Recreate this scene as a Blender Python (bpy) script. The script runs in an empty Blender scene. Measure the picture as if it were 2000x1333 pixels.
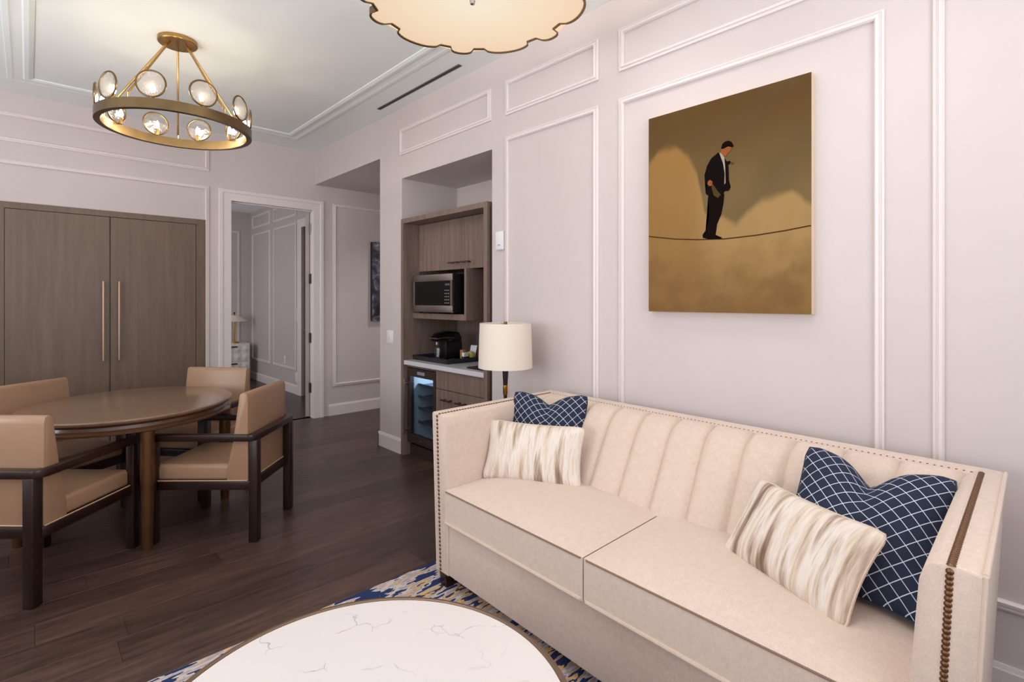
import bpy, bmesh, math, random
from mathutils import Vector, Matrix, noise
random.seed(7)
S = bpy.context.scene
C = S.collection
PI = math.pi

# ------------------------------------------------------------------ camera
cam = bpy.data.objects.new('camera', bpy.data.cameras.new('camera'))
C.objects.link(cam)
cam.location = (0, 0, 1.45)
cam.rotation_euler = (math.radians(90), 0, math.radians(-43.245))
cam.data.sensor_width = 36
cam.data.lens = 1004.95 * 36 / 2000
cam.data.shift_y = -(666.5 - 585.73) / 2000
cam.data.clip_start = 0.02
S.camera = cam

# ------------------------------------------------------------------ world, light, exposure
w = bpy.data.worlds.new('world'); S.world = w; w.use_nodes = True
w.node_tree.nodes['Background'].inputs[0].default_value = (0.80, 0.87, 1.0, 1)
w.node_tree.nodes['Background'].inputs[1].default_value = 1.0
S.view_settings.view_transform = 'Standard'
S.view_settings.look = 'None'
S.view_settings.gamma = 1
S.view_settings.use_curve_mapping = False
S.view_settings.exposure = -0.08


def area(name, loc, direction, sx, sy, power, col):
    l = bpy.data.lights.new(name, 'AREA'); l.shape = 'RECTANGLE'; l.size = sx; l.size_y = sy
    l.energy = power; l.color = col
    o = bpy.data.objects.new(name, l); C.objects.link(o); o.location = loc
    o.rotation_euler = Vector(direction).to_track_quat('-Z', 'Z').to_euler()
    return o


# daylight lamps at the left windows, fill lamps at the front and in the bedroom
WIN_L = [(0.2, 2.2), (2.9, 4.9)]
DAY = (1.0, 0.975, 0.975)
for (a, b) in WIN_L:
    area('window_daylight', (-2.52, (a + b) / 2, 1.7), (1, 0, 1.1), 2.3, b - a - 0.1, 66, DAY)  # tilted upward to brighten the ceiling
area('window_daylight', (0.2, -1.92, 1.7), (0, 1, 1.6), 2.2, 2.3, 100, DAY)  # added at the unseen front window to brighten ceiling and back wall
area('window_daylight', (0.05, 8.4, 1.5), (1, 0, 0.05), 1.6, 1.8, 30, DAY)  # lamp put in to light the bedroom from its windowless left wall
DOWN = [(1.80, 0.45), (1.95, 1.45), (0.35, 0.9), (0.25, 2.2), (4.05, 5.35)]  # spots of the added ceiling lamps, all out of view
FILL_W = 25

# ------------------------------------------------------------------ materials
M = {}


def nodes(name):
    m = bpy.data.materials.new(name); m.use_nodes = True
    nt = m.node_tree
    return m, nt, nt.nodes['Principled BSDF']


def N(nt, t, **kw):
    n = nt.nodes.new(t)
    for k, v in kw.items():
        if k in n.inputs.keys() if isinstance(k, str) else False:
            n.inputs[k].default_value = v
        else:
            setattr(n, k, v)
    return n


def L(nt, a, b):
    nt.links.new(a, b)


def ramp(nt, fac, stops, interp='LINEAR'):
    r = nt.nodes.new('ShaderNodeValToRGB'); r.color_ramp.interpolation = interp
    el = r.color_ramp.elements
    while len(el) < len(stops): el.new(0.5)
    for e, (p, c) in zip(el, stops):
        e.position = p; e.color = (*c, 1)
    L(nt, fac, r.inputs[0])
    return r.outputs[0]


def sr(r, g, b):
    f = lambda c: (c / 255 / 12.92) if c <= 10 else ((c / 255 + 0.055) / 1.055) ** 2.4
    return (f(r), f(g), f(b))


def plain(name, col, rough=0.5, metal=0.0, bump=0.0, bscale=200, vary=0.0, vscale=6, spec=0.5, coat=0.0):
    m, nt, p = nodes(name)
    p.inputs['Base Color'].default_value = (*col, 1)
    p.inputs['Roughness'].default_value = rough
    p.inputs['Metallic'].default_value = metal
    p.inputs['Specular IOR Level'].default_value = spec
    p.inputs['Coat Weight'].default_value = coat
    tc = N(nt, 'ShaderNodeTexCoord')
    if vary:
        n = N(nt, 'ShaderNodeTexNoise'); n.inputs['Scale'].default_value = vscale; n.inputs['Detail'].default_value = 4
        L(nt, tc.outputs['Object'], n.inputs['Vector'])
        a = tuple(min(1, c * (1 + vary)) for c in col); b = tuple(c * (1 - vary) for c in col)
        L(nt, ramp(nt, n.outputs['Fac'], [(0.3, b), (0.7, a)]), p.inputs['Base Color'])
    if bump:
        n = N(nt, 'ShaderNodeTexNoise'); n.inputs['Scale'].default_value = bscale; n.inputs['Detail'].default_value = 3
        L(nt, tc.outputs['Object'], n.inputs['Vector'])
        bp = N(nt, 'ShaderNodeBump'); bp.inputs['Strength'].default_value = bump; bp.inputs['Distance'].default_value = 0.002
        L(nt, n.outputs['Fac'], bp.inputs['Height']); L(nt, bp.outputs[0], p.inputs['Normal'])
    M[name] = m
    return m


def wood(name, dark, light, rough, scale=(1, 14, 1), nscale=3.0, per_object=False, coat=0.0, contrast=(0.3, 0.7), bump=0.05):
    """grain runs along the axis whose scale is smallest"""
    m, nt, p = nodes(name)
    tc = N(nt, 'ShaderNodeTexCoord'); mp = N(nt, 'ShaderNodeMapping'); mp.inputs['Scale'].default_value = scale
    L(nt, tc.outputs['Object'], mp.inputs['Vector'])
    src = mp.outputs[0]
    if per_object:
        oi = N(nt, 'ShaderNodeObjectInfo'); mul = N(nt, 'ShaderNodeMath', operation='MULTIPLY'); mul.inputs[1].default_value = 57.0
        L(nt, oi.outputs['Random'], mul.inputs[0])
        ad = N(nt, 'ShaderNodeVectorMath', operation='ADD'); L(nt, src, ad.inputs[0]); L(nt, mul.outputs[0], ad.inputs[1]); src = ad.outputs[0]
    n1 = N(nt, 'ShaderNodeTexNoise'); n1.inputs['Scale'].default_value = nscale; n1.inputs['Detail'].default_value = 8; n1.inputs['Roughness'].default_value = 0.62; n1.inputs['Distortion'].default_value = 0.4
    n2 = N(nt, 'ShaderNodeTexNoise'); n2.inputs['Scale'].default_value = nscale * 7; n2.inputs['Detail'].default_value = 4
    L(nt, src, n1.inputs['Vector']); L(nt, src, n2.inputs['Vector'])
    mx = N(nt, 'ShaderNodeMix'); mx.inputs[0].default_value = 0.3
    L(nt, n1.outputs['Fac'], mx.inputs[2]); L(nt, n2.outputs['Fac'], mx.inputs[3])
    col = ramp(nt, mx.outputs[0], [(contrast[0], dark), (contrast[1], light)])
    if per_object:
        hv = N(nt, 'ShaderNodeHueSaturation')
        mr = N(nt, 'ShaderNodeMapRange'); mr.inputs[3].default_value = 0.72; mr.inputs[4].default_value = 1.3
        L(nt, oi.outputs['Random'], mr.inputs[0]); L(nt, mr.outputs[0], hv.inputs['Value']); L(nt, col, hv.inputs['Color']); col = hv.outputs[0]
    L(nt, col, p.inputs['Base Color'])
    p.inputs['Roughness'].default_value = rough; p.inputs['Coat Weight'].default_value = coat; p.inputs['Coat Roughness'].default_value = 0.2
    bp = N(nt, 'ShaderNodeBump'); bp.inputs['Strength'].default_value = bump; bp.inputs['Distance'].default_value = 0.002
    L(nt, mx.outputs[0], bp.inputs['Height']); L(nt, bp.outputs[0], p.inputs['Normal'])
    M[name] = m
    return m


def emit(name, col, strength):
    m, nt, p = nodes(name)
    p.inputs['Base Color'].default_value = (*col, 1)
    p.inputs['Emission Color'].default_value = (*col, 1); p.inputs['Emission Strength'].default_value = strength
    M[name] = m
    return m


def clear(name, col, glossy=0.12, rough=0.03, bump=0):
    """thin clear glass: transparent with a glossy sheen"""
    m, nt, p = nodes(name)
    out = nt.nodes['Material Output']
    t = N(nt, 'ShaderNodeBsdfTransparent'); t.inputs[0].default_value = (*col, 1)
    g = N(nt, 'ShaderNodeBsdfGlossy'); g.inputs['Roughness'].default_value = rough
    fr = N(nt, 'ShaderNodeLayerWeight'); fr.inputs[0].default_value = 0.5
    pw = N(nt, 'ShaderNodeMath', operation='POWER'); pw.inputs[1].default_value = 5.0; L(nt, fr.outputs['Facing'], pw.inputs[0])
    ad = N(nt, 'ShaderNodeMath', operation='ADD'); ad.inputs[1].default_value = glossy; ad.use_clamp = True
    L(nt, pw.outputs[0], ad.inputs[0])
    mx = N(nt, 'ShaderNodeMixShader'); L(nt, ad.outputs[0], mx.inputs[0]); L(nt, t.outputs[0], mx.inputs[1]); L(nt, g.outputs[0], mx.inputs[2])
    if bump:
        tc = N(nt, 'ShaderNodeTexCoord'); n = N(nt, 'ShaderNodeTexNoise'); n.inputs['Scale'].default_value = 30
        L(nt, tc.outputs['Object'], n.inputs['Vector'])
        bp = N(nt, 'ShaderNodeBump'); bp.inputs['Strength'].default_value = bump; bp.inputs['Distance'].default_value = 0.02
        L(nt, n.outputs['Fac'], bp.inputs['Height']); L(nt, bp.outputs[0], g.inputs['Normal']); L(nt, bp.outputs[0], fr.inputs['Normal'])
    L(nt, mx.outputs[0], out.inputs[0])
    M[name] = m
    return m


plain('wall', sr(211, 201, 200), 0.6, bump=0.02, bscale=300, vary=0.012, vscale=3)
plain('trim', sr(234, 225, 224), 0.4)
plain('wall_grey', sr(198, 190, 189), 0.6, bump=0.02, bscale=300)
plain('door_edge', sr(176, 164, 158), 0.5)
plain('ceiling', sr(243, 248, 249), 0.7, bump=0.02, bscale=200)
plain('white', sr(235, 232, 232), 0.4)
plain('plastic_white', sr(238, 238, 240), 0.3)
wood('plank', sr(50, 34, 29), sr(100, 76, 67), 0.34, (2.2, 22, 4), 1.6, True, contrast=(0.32, 0.72), bump=0.08)
wood('floor_far', sr(52, 38, 36), sr(82, 64, 60), 0.34, (0.8, 8, 1), 2)
plain('grout', sr(34, 24, 22), 0.7)
wood('cabinet_wood', sr(96, 78, 66), sr(126, 105, 90), 0.42, (9, 9, 0.55), 2.4, contrast=(0.25, 0.75))
wood('kitchen_wood', sr(104, 86, 78), sr(146, 125, 114), 0.45, (16, 16, 0.8), 2.2, contrast=(0.3, 0.7))
wood('espresso', sr(24, 10, 7), sr(46, 22, 16), 0.34, (3, 3, 1), 4, coat=0.1)
wood('table_wood', sr(112, 86, 66), sr(138, 110, 87), 0.2, (1, 9, 1), 3, coat=0.5)
plain('table_edge', sr(84, 54, 36), 0.25, coat=0.4, vary=0.1)
plain('bronze_leg', sr(116, 82, 54), 0.3, metal=0.75, vary=0.12, vscale=12)
plain('leather', sr(164, 130, 104), 0.34, bump=0.05, bscale=350, vary=0.04)
plain('leather_seam', sr(205, 170, 140), 0.45)
plain('brass', sr(172, 138, 88), 0.28, metal=1.0, vary=0.08, vscale=20)
plain('brass_dark', sr(124, 104, 74), 0.32, metal=1.0, vary=0.1, vscale=14)
plain('nail', sr(120, 88, 62), 0.35, metal=0.9)
plain('steel', sr(178, 170, 166), 0.3, metal=1.0)
plain('champagne', sr(170, 142, 120), 0.35, metal=0.85)
plain('black', sr(16, 15, 18), 0.35)
plain('black_gloss', sr(12, 11, 16), 0.08)
plain('tray_black', sr(32, 31, 38), 0.4)
plain('dark_metal', sr(70, 62, 58), 0.4, metal=0.8)
plain('counter', sr(214, 212, 218), 0.22, vary=0.03, vscale=9)
plain('shade', sr(236, 226, 212), 0.8, bump=0.1, bscale=500)
plain('fridge_dark', sr(58, 46, 42), 0.4)
plain('fridge_inside', sr(196, 214, 226), 0.5)
plain('shelf_wire', sr(84, 92, 104), 0.4)
plain('label_grey', sr(150, 140, 160), 0.4)
plain('door_dark', sr(84, 76, 74), 0.5)
plain('pull_bronze', sr(84, 66, 58), 0.4, metal=0.6)
plain('vent', sr(118, 118, 118), 0.6)
plain('vent_dark', sr(60, 60, 60), 0.7)
plain('rim_bronze', sr(120, 98, 82), 0.35, metal=0.6)
plain('yellow', sr(226, 206, 110), 0.5)
plain('tea_brown', sr(176, 128, 84), 0.5)
plain('pod_blue', sr(110, 140, 190), 0.25, metal=0.6)
plain('gold', sr(190, 140, 60), 0.25, metal=1)
plain('lamp_black', sr(38, 26, 22), 0.3)
clear('glass', (0.96, 0.97, 0.97), 0.06)
clear('crystal', (0.97, 0.95, 0.93), 0.10, 0.06, 0.6)
_nt = M['crystal'].node_tree; _o = _nt.nodes['Material Output']; _src = _o.inputs[0].links[0].from_socket
_tr = N(_nt, 'ShaderNodeBsdfTranslucent'); _tr.inputs[0].default_value = (0.95, 0.93, 0.9, 1)
_mx = N(_nt, 'ShaderNodeMixShader'); _mx.inputs[0].default_value = 0.022
L(_nt, _src, _mx.inputs[1]); L(_nt, _tr.outputs[0], _mx.inputs[2]); L(_nt, _mx.outputs[0], _o.inputs[0])
clear('tinted_glass', (0.80, 0.84, 0.88), 0.05)
emit('bulb', (1.0, 0.85, 0.62), 130)
emit('fridge_lamp', (0.8, 0.9, 1.0), 2)
emit('led', (0.5, 0.6, 1.0), 3)
emit('downlight_lens', (1.0, 0.93, 0.84), 8)

# pendant diffuser: warm lit acrylic
m, nt, p = nodes('diffuser')
p.inputs['Base Color'].default_value = (0.2, 0.18, 0.15, 1); p.inputs['Roughness'].default_value = 0.6
tc = N(nt, 'ShaderNodeTexCoord'); ln = N(nt, 'ShaderNodeVectorMath', operation='LENGTH'); L(nt, tc.outputs['Object'], ln.inputs[0])
c_ = ramp(nt, ln.outputs['Value'], [(0.0, (1.0, 0.92, 0.74)), (0.25, (1.0, 0.81, 0.58)), (0.55, (0.95, 0.68, 0.45))])
L(nt, c_, p.inputs['Emission Color']); p.inputs['Emission Strength'].default_value = 0.84
M['diffuser'] = m


def fabric(name, col, vary=0.06, scale=500):
    m, nt, p = nodes(name)
    p.inputs['Roughness'].default_value = 0.85; p.inputs['Sheen Weight'].default_value = 0.25; p.inputs['Sheen Roughness'].default_value = 0.5
    tc = N(nt, 'ShaderNodeTexCoord')
    n1 = N(nt, 'ShaderNodeTexNoise'); n1.inputs['Scale'].default_value = 45; n1.inputs['Detail'].default_value = 6; n1.inputs['Roughness'].default_value = 0.75
    n2 = N(nt, 'ShaderNodeTexNoise'); n2.inputs['Scale'].default_value = scale; n2.inputs['Detail'].default_value = 2
    L(nt, tc.outputs['Object'], n1.inputs['Vector']); L(nt, tc.outputs['Object'], n2.inputs['Vector'])
    mx = N(nt, 'ShaderNodeMix'); mx.inputs[0].default_value = 0.5; L(nt, n1.outputs['Fac'], mx.inputs[2]); L(nt, n2.outputs['Fac'], mx.inputs[3])
    a = tuple(min(1, c * (1 + vary)) for c in col); b = tuple(c * (1 - vary) for c in col)
    L(nt, ramp(nt, mx.outputs[0], [(0.35, b), (0.65, a)]), p.inputs['Base Color'])
    bp = N(nt, 'ShaderNodeBump'); bp.inputs['Strength'].default_value = 0.25; bp.inputs['Distance'].default_value = 0.001
    L(nt, n2.outputs['Fac'], bp.inputs['Height']); L(nt, bp.outputs[0], p.inputs['Normal'])
    M[name] = m


fabric('sofa_fabric', sr(214, 194, 180), 0.10, 260)
fabric('sofa_piping', sr(214, 194, 178))
fabric('sofa_seam', sr(132, 106, 90))  # dark pipe tone paints the shadow crease along the cushions' upper edge
fabric('navy_plain', sr(24, 38, 62), 0.1)

# navy cloth with a woven diamond lattice
m, nt, p = nodes('navy_lattice')
p.inputs['Roughness'].default_value = 0.8
uv = N(nt, 'ShaderNodeUVMap'); uv.uv_map = 'cloth'
mp = N(nt, 'ShaderNodeMapping'); mp.inputs['Rotation'].default_value = (0, 0, PI / 4); mp.inputs['Scale'].default_value = (1 / 0.036, 1 / 0.036, 1)
L(nt, uv.outputs[0], mp.inputs['Vector'])
sx = N(nt, 'ShaderNodeSeparateXYZ'); L(nt, mp.outputs[0], sx.inputs[0])


def line_fac(nt, out, wd):
    f = N(nt, 'ShaderNodeMath', operation='FRACT'); L(nt, out, f.inputs[0])
    s = N(nt, 'ShaderNodeMath', operation='SUBTRACT'); s.inputs[1].default_value = 0.5; L(nt, f.outputs[0], s.inputs[0])
    a = N(nt, 'ShaderNodeMath', operation='ABSOLUTE'); L(nt, s.outputs[0], a.inputs[0])
    g = N(nt, 'ShaderNodeMath', operation='LESS_THAN'); g.inputs[1].default_value = wd; L(nt, a.outputs[0], g.inputs[0])
    return g.outputs[0]


la = line_fac(nt, sx.outputs[0], 0.032); lb = line_fac(nt, sx.outputs[1], 0.032)
mm = N(nt, 'ShaderNodeMath', operation='MAXIMUM'); L(nt, la, mm.inputs[0]); L(nt, lb, mm.inputs[1])
mc = N(nt, 'ShaderNodeMix', data_type='RGBA'); mc.inputs[6].default_value = (*sr(15, 29, 56), 1); mc.inputs[7].default_value = (*sr(205, 210, 222), 1)
L(nt, mm.outputs[0], mc.inputs[0]); L(nt, mc.outputs[2], p.inputs['Base Color'])
M['navy_lattice'] = m

# brushed vertical streaks for the lumbar cushions
m, nt, p = nodes('streaked_cloth')
p.inputs['Roughness'].default_value = 0.75
uv = N(nt, 'ShaderNodeUVMap'); uv.uv_map = 'cloth'
mp = N(nt, 'ShaderNodeMapping'); mp.inputs['Scale'].default_value = (16, 1.6, 1); L(nt, uv.outputs[0], mp.inputs['Vector'])
oi = N(nt, 'ShaderNodeObjectInfo'); ml = N(nt, 'ShaderNodeMath', operation='MULTIPLY'); ml.inputs[1].default_value = 40; L(nt, oi.outputs['Random'], ml.inputs[0])
ad = N(nt, 'ShaderNodeVectorMath', operation='ADD'); L(nt, mp.outputs[0], ad.inputs[0]); L(nt, ml.outputs[0], ad.inputs[1])
n1 = N(nt, 'ShaderNodeTexNoise'); n1.inputs['Scale'].default_value = 1.0; n1.inputs['Detail'].default_value = 5; n1.inputs['Roughness'].default_value = 0.6
L(nt, ad.outputs[0], n1.inputs['Vector'])
L(nt, ramp(nt, n1.outputs['Fac'], [(0.32, sr(116, 92, 78)), (0.38, sr(154, 131, 114)), (0.44, sr(202, 184, 168)), (0.50, sr(228, 219, 212)), (0.57, sr(216, 199, 180)), (0.63, sr(184, 163, 146)), (0.70, sr(136, 116, 104))]), p.inputs['Base Color'])
M['streaked_cloth'] = m

# veined quartz
m, nt, p = nodes('quartz')
p.inputs['Roughness'].default_value = 0.25
tc = N(nt, 'ShaderNodeTexCoord')
nz = N(nt, 'ShaderNodeTexNoise'); nz.inputs['Scale'].default_value = 9; nz.inputs['Detail'].default_value = 4
L(nt, tc.outputs['Object'], nz.inputs['Vector'])
vm = N(nt, 'ShaderNodeVectorMath', operation='MULTIPLY_ADD'); vm.inputs[1].default_value = (0.16, 0.16, 0.16); L(nt, nz.outputs['Color'], vm.inputs[0]); L(nt, tc.outputs['Object'], vm.inputs[2])
vo = N(nt, 'ShaderNodeTexVoronoi', feature='DISTANCE_TO_EDGE'); vo.inputs['Scale'].default_value = 7; L(nt, vm.outputs[0], vo.inputs['Vector'])
mk = N(nt, 'ShaderNodeTexNoise'); mk.inputs['Scale'].default_value = 7; mk.inputs['Detail'].default_value = 2; L(nt, tc.outputs['Object'], mk.inputs['Vector'])
vein = ramp(nt, vo.outputs['Distance'], [(0.0, (1, 1, 1)), (0.022, (0, 0, 0))])
msk = ramp(nt, mk.outputs['Fac'], [(0.52, (0, 0, 0)), (0.64, (0.75, 0.75, 0.75))])
mu = N(nt, 'ShaderNodeMath', operation='MULTIPLY'); L(nt, vein, mu.inputs[0]); L(nt, msk, mu.inputs[1])
mc = N(nt, 'ShaderNodeMix', data_type='RGBA'); mc.inputs[6].default_value = (*sr(226, 219, 217), 1); mc.inputs[7].default_value = (*sr(140, 136, 142), 1)
L(nt, mu.outputs[0], mc.inputs[0]); L(nt, mc.outputs[2], p.inputs['Base Color'])
M['quartz'] = m

# ikat style rug
m, nt, p = nodes('rug_pile')
p.inputs['Roughness'].default_value = 0.95
tc = N(nt, 'ShaderNodeTexCoord')
mp = N(nt, 'ShaderNodeMapping'); mp.inputs['Scale'].default_value = (6, 21, 1); L(nt, tc.outputs['Object'], mp.inputs['Vector'])
n1 = N(nt, 'ShaderNodeTexNoise'); n1.inputs['Scale'].default_value = 1; n1.inputs['Detail'].default_value = 2.5; n1.inputs['Roughness'].default_value = 0.7; L(nt, mp.outputs[0], n1.inputs['Vector'])
n3 = N(nt, 'ShaderNodeTexNoise'); n3.inputs['Scale'].default_value = 3.6; n3.inputs['Detail'].default_value = 1; L(nt, tc.outputs['Object'], n3.inputs['Vector'])
mx = N(nt, 'ShaderNodeMix'); mx.inputs[0].default_value = 0.42; L(nt, n1.outputs['Fac'], mx.inputs[2]); L(nt, n3.outputs['Fac'], mx.inputs[3])
c_ = ramp(nt, mx.outputs[0], [(0.0, sr(30, 48, 96)), (0.47, sr(206, 194, 188)), (0.515, sr(170, 160, 168)), (0.545, sr(222, 182, 116)), (0.578, sr(34, 50, 98)), (0.66, sr(206, 196, 194))], 'CONSTANT')
L(nt, c_, p.inputs['Base Color'])
n4 = N(nt, 'ShaderNodeTexNoise'); n4.inputs['Scale'].default_value = 300; L(nt, tc.outputs['Object'], n4.inputs['Vector'])
bp = N(nt, 'ShaderNodeBump'); bp.inputs['Strength'].default_value = 0.5; bp.inputs['Distance'].default_value = 0.004; L(nt, n4.outputs['Fac'], bp.inputs['Height']); L(nt, bp.outputs[0], p.inputs['Normal'])
M['rug_pile'] = m

# canvas painted from a colour attribute
m, nt, p = nodes('painted_canvas')
at = N(nt, 'ShaderNodeVertexColor'); at.layer_name = 'paint'
L(nt, at.outputs[0], p.inputs['Base Color']); p.inputs['Roughness'].default_value = 0.35; p.inputs['Specular IOR Level'].default_value = 0.15
M['painted_canvas'] = m
for k, c in dict(paint_black=sr(14, 8, 7), paint_suit=sr(18, 11, 11), paint_skin=sr(140, 82, 46), paint_shadow_skin=sr(92, 54, 30), paint_shirt=sr(165, 150, 128),
                 paint_trouser=sr(20, 11, 8), paint_bag=sr(74, 58, 32), paint_rope=sr(70, 44, 24), paint_hair=sr(16, 8, 6)).items():
    plain(k, c, 0.7, spec=0.04)
plain('canvas_edge', sr(226, 206, 184), 0.6)
# second picture: dark blue abstract
m, nt, p = nodes('dark_print')
tc = N(nt, 'ShaderNodeTexCoord'); n1 = N(nt, 'ShaderNodeTexNoise'); n1.inputs['Scale'].default_value = 6; n1.inputs['Detail'].default_value = 3; n1.inputs['Distortion'].default_value = 1.5
L(nt, tc.outputs['Object'], n1.inputs['Vector'])
L(nt, ramp(nt, n1.outputs['Fac'], [(0.3, sr(28, 28, 36)), (0.5, sr(66, 68, 82)), (0.62, sr(120, 124, 138)), (0.72, sr(190, 192, 200))]), p.inputs['Base Color'])
M['dark_print'] = m


# ------------------------------------------------------------------ mesh helpers
def tag(o, label=None, cat=None, group=None, kind=None):
    if label: o['label'] = label
    if cat: o['category'] = cat
    if group: o['group'] = group
    if kind: o['kind'] = kind
    return o


def empty(name, loc=(0, 0, 0), rz=0.0):
    o = bpy.data.objects.new(name, None); C.objects.link(o)
    o.location = loc; o.rotation_euler = (0, 0, rz); o.empty_display_size = 0.1
    return o


def thing(name, label, cat, loc=(0, 0, 0), rz=0.0, group=None):
    return tag(empty(name, loc, rz), label, cat, group)


class B:
    """bmesh collector; build() links one mesh object"""

    def __init__(s): s.bm = bmesh.new()

    def box(s, x0, x1, y0, y1, z0, z1, bev=0.0, seg=2):
        r = bmesh.ops.create_cube(s.bm, size=1.0)
        for v in r['verts']:
            v.co = Vector((x0 + (v.co.x + 0.5) * (x1 - x0), y0 + (v.co.y + 0.5) * (y1 - y0), z0 + (v.co.z + 0.5) * (z1 - z0)))
        if bev:
            es = list({e for v in r['verts'] for e in v.link_edges})
            bmesh.ops.bevel(s.bm, geom=es, offset=bev, segments=seg, affect='EDGES', profile=0.5)
        return s

    def prism(s, poly, axis, a0, a1, bev=0.0):
        """poly of 2D points extruded along axis; axis x: poly=(y,z); y: (x,z); z: (x,y)"""
        def mk(p, a):
            return {'x': (a, p[0], p[1]), 'y': (p[0], a, p[1]), 'z': (p[0], p[1], a)}[axis]
        v0 = [s.bm.verts.new(mk(p, a0)) for p in poly]; v1 = [s.bm.verts.new(mk(p, a1)) for p in poly]
        n = len(poly); fs = []
        fs.append(s.bm.faces.new(v0)); fs.append(s.bm.faces.new(v1[::-1]))
        for i in range(n): fs.append(s.bm.faces.new((v0[i], v1[i], v1[(i + 1) % n], v0[(i + 1) % n])))
        bmesh.ops.recalc_face_normals(s.bm, faces=fs)
        if bev:
            es = list({e for f in fs for e in f.edges})
            bmesh.ops.bevel(s.bm, geom=es, offset=bev, segments=2, affect='EDGES', profile=0.5)
        return s

    def lathe(s, prof, cx=0, cy=0, seg=32, sx=1.0, sy=1.0, rot=0.0):
        rings = []
        for (r, z) in prof:
            if r < 1e-5:
                rings.append([s.bm.verts.new((cx, cy, z))])
            else:
                ring = []
                for i in range(seg):
                    t = 2 * PI * i / seg
                    px, py = r * sx * math.cos(t), r * sy * math.sin(t)
                    ring.append(s.bm.verts.new((cx + px * math.cos(rot) - py * math.sin(rot), cy + px * math.sin(rot) + py * math.cos(rot), z)))
                rings.append(ring)
        for a, b in zip(rings, rings[1:]):
            if len(a) == 1 and len(b) == 1: continue
            for i in range(seg):
                j = (i + 1) % seg
                if len(a) == 1: s.bm.faces.new((a[0], b[j], b[i]))
                elif len(b) == 1: s.bm.faces.new((a[i], a[j], b[0]))
                else: s.bm.faces.new((a[i], a[j], b[j], b[i]))
        return s

    def tube(s, pts, r, seg=8, closed=False, cap=True):
        pts = [Vector(p) for p in pts]; n = len(pts); rings = []
        prev = None
        for i, p in enumerate(pts):
            if closed: d = (pts[(i + 1) % n] - pts[i - 1])
            else: d = pts[min(i + 1, n - 1)] - pts[max(i - 1, 0)]
            d.normalize()
            if prev is None:
                a = d.cross(Vector((0, 0, 1)))
                if a.length < 0.01: a = d.cross(Vector((1, 0, 0)))
            else:
                a = prev - d * prev.dot(d)
            a.normalize(); prev = a; b = d.cross(a)
            rr = r[i] if isinstance(r, (list, tuple)) else r
            rings.append([s.bm.verts.new(p + a * rr * math.cos(2 * PI * k / seg) + b * rr * math.sin(2 * PI * k / seg)) for k in range(seg)])
        m = n if closed else n - 1
        for i in range(m):
            A, Bq = rings[i], rings[(i + 1) % n]
            for k in range(seg):
                s.bm.faces.new((A[k], A[(k + 1) % seg], Bq[(k + 1) % seg], Bq[k]))
        if cap and not closed:
            s.bm.faces.new(rings[0][::-1]); s.bm.faces.new(rings[-1])
        return s

    def quads(s, verts, faces):
        vs = [s.bm.verts.new(v) for v in verts]
        for f in faces: s.bm.faces.new([vs[i] for i in f])
        return s

    def build(s, name, mat, parent=None, smooth=35, loc=None):
        bmesh.ops.recalc_face_normals(s.bm, faces=s.bm.faces[:])
        me = bpy.data.meshes.new(name); s.bm.to_mesh(me); s.bm.free()
        me.materials.append(M[mat] if isinstance(mat, str) else mat)
        if smooth:
            for p_ in me.polygons: p_.use_smooth = True
            me.set_sharp_from_angle(angle=math.radians(smooth))
        o = bpy.data.objects.new(name, me); C.objects.link(o)
        if parent: o.parent = parent
        if loc: o.location = loc
        return o


def share(o, name, parent, loc=(0, 0, 0), rz=0.0):
    c = bpy.data.objects.new(name, o.data); C.objects.link(c); c.parent = parent; c.location = loc; c.rotation_euler = (0, 0, rz)
    return c


def copy_tree(o, parent=None):
    c = o.copy(); C.objects.link(c); c.parent = parent
    for ch in list(o.children): copy_tree(ch, c)
    return c


def struct(o): o['kind'] = 'structure'; return o


PROF = [(0, 0), (0, 0.012), (0.007, 0.015), (0.011, 0.009), (0.015, 0.009), (0.018, 0.018), (0.029, 0.021), (0.035, 0.012), (0.035, 0)]


def rect_molding(parent, plane, pos, sign, a0, a1, z0, z1, prof=PROF, mat='trim', name='panel_molding'):
    """rectangular picture-frame molding on a wall: plane 'x' -> a is Y, plane 'y' -> a is X, plane 'z' -> ceiling (a is X, z is Y)"""
    b = B(); loops = []
    for (o_, h) in prof:
        ring = []
        for (a, z) in ((a0 + o_, z0 + o_), (a1 - o_, z0 + o_), (a1 - o_, z1 - o_), (a0 + o_, z1 - o_)):
            q = pos + sign * h
            ring.append(b.bm.verts.new((q, a, z) if plane == 'x' else ((a, q, z) if plane == 'y' else (a, z, q))))
        loops.append(ring)
    for A, Bq in zip(loops, loops[1:]):
        for i in range(4): b.bm.faces.new((A[i], A[(i + 1) % 4], Bq[(i + 1) % 4], Bq[i]))
    return b.build(name, mat, parent, smooth=20)


# ------------------------------------------------------------------ the room shell
WX, DY, H = 2.557, 6.24, 3.25            # right wall, back wall, ceiling height
XL, YF = -2.6, -2.0                      # left wall, front wall (behind the camera)
BX, BY, BH = 3.0, 10.25, 3.05            # bedroom right wall, far wall, ceiling

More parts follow.
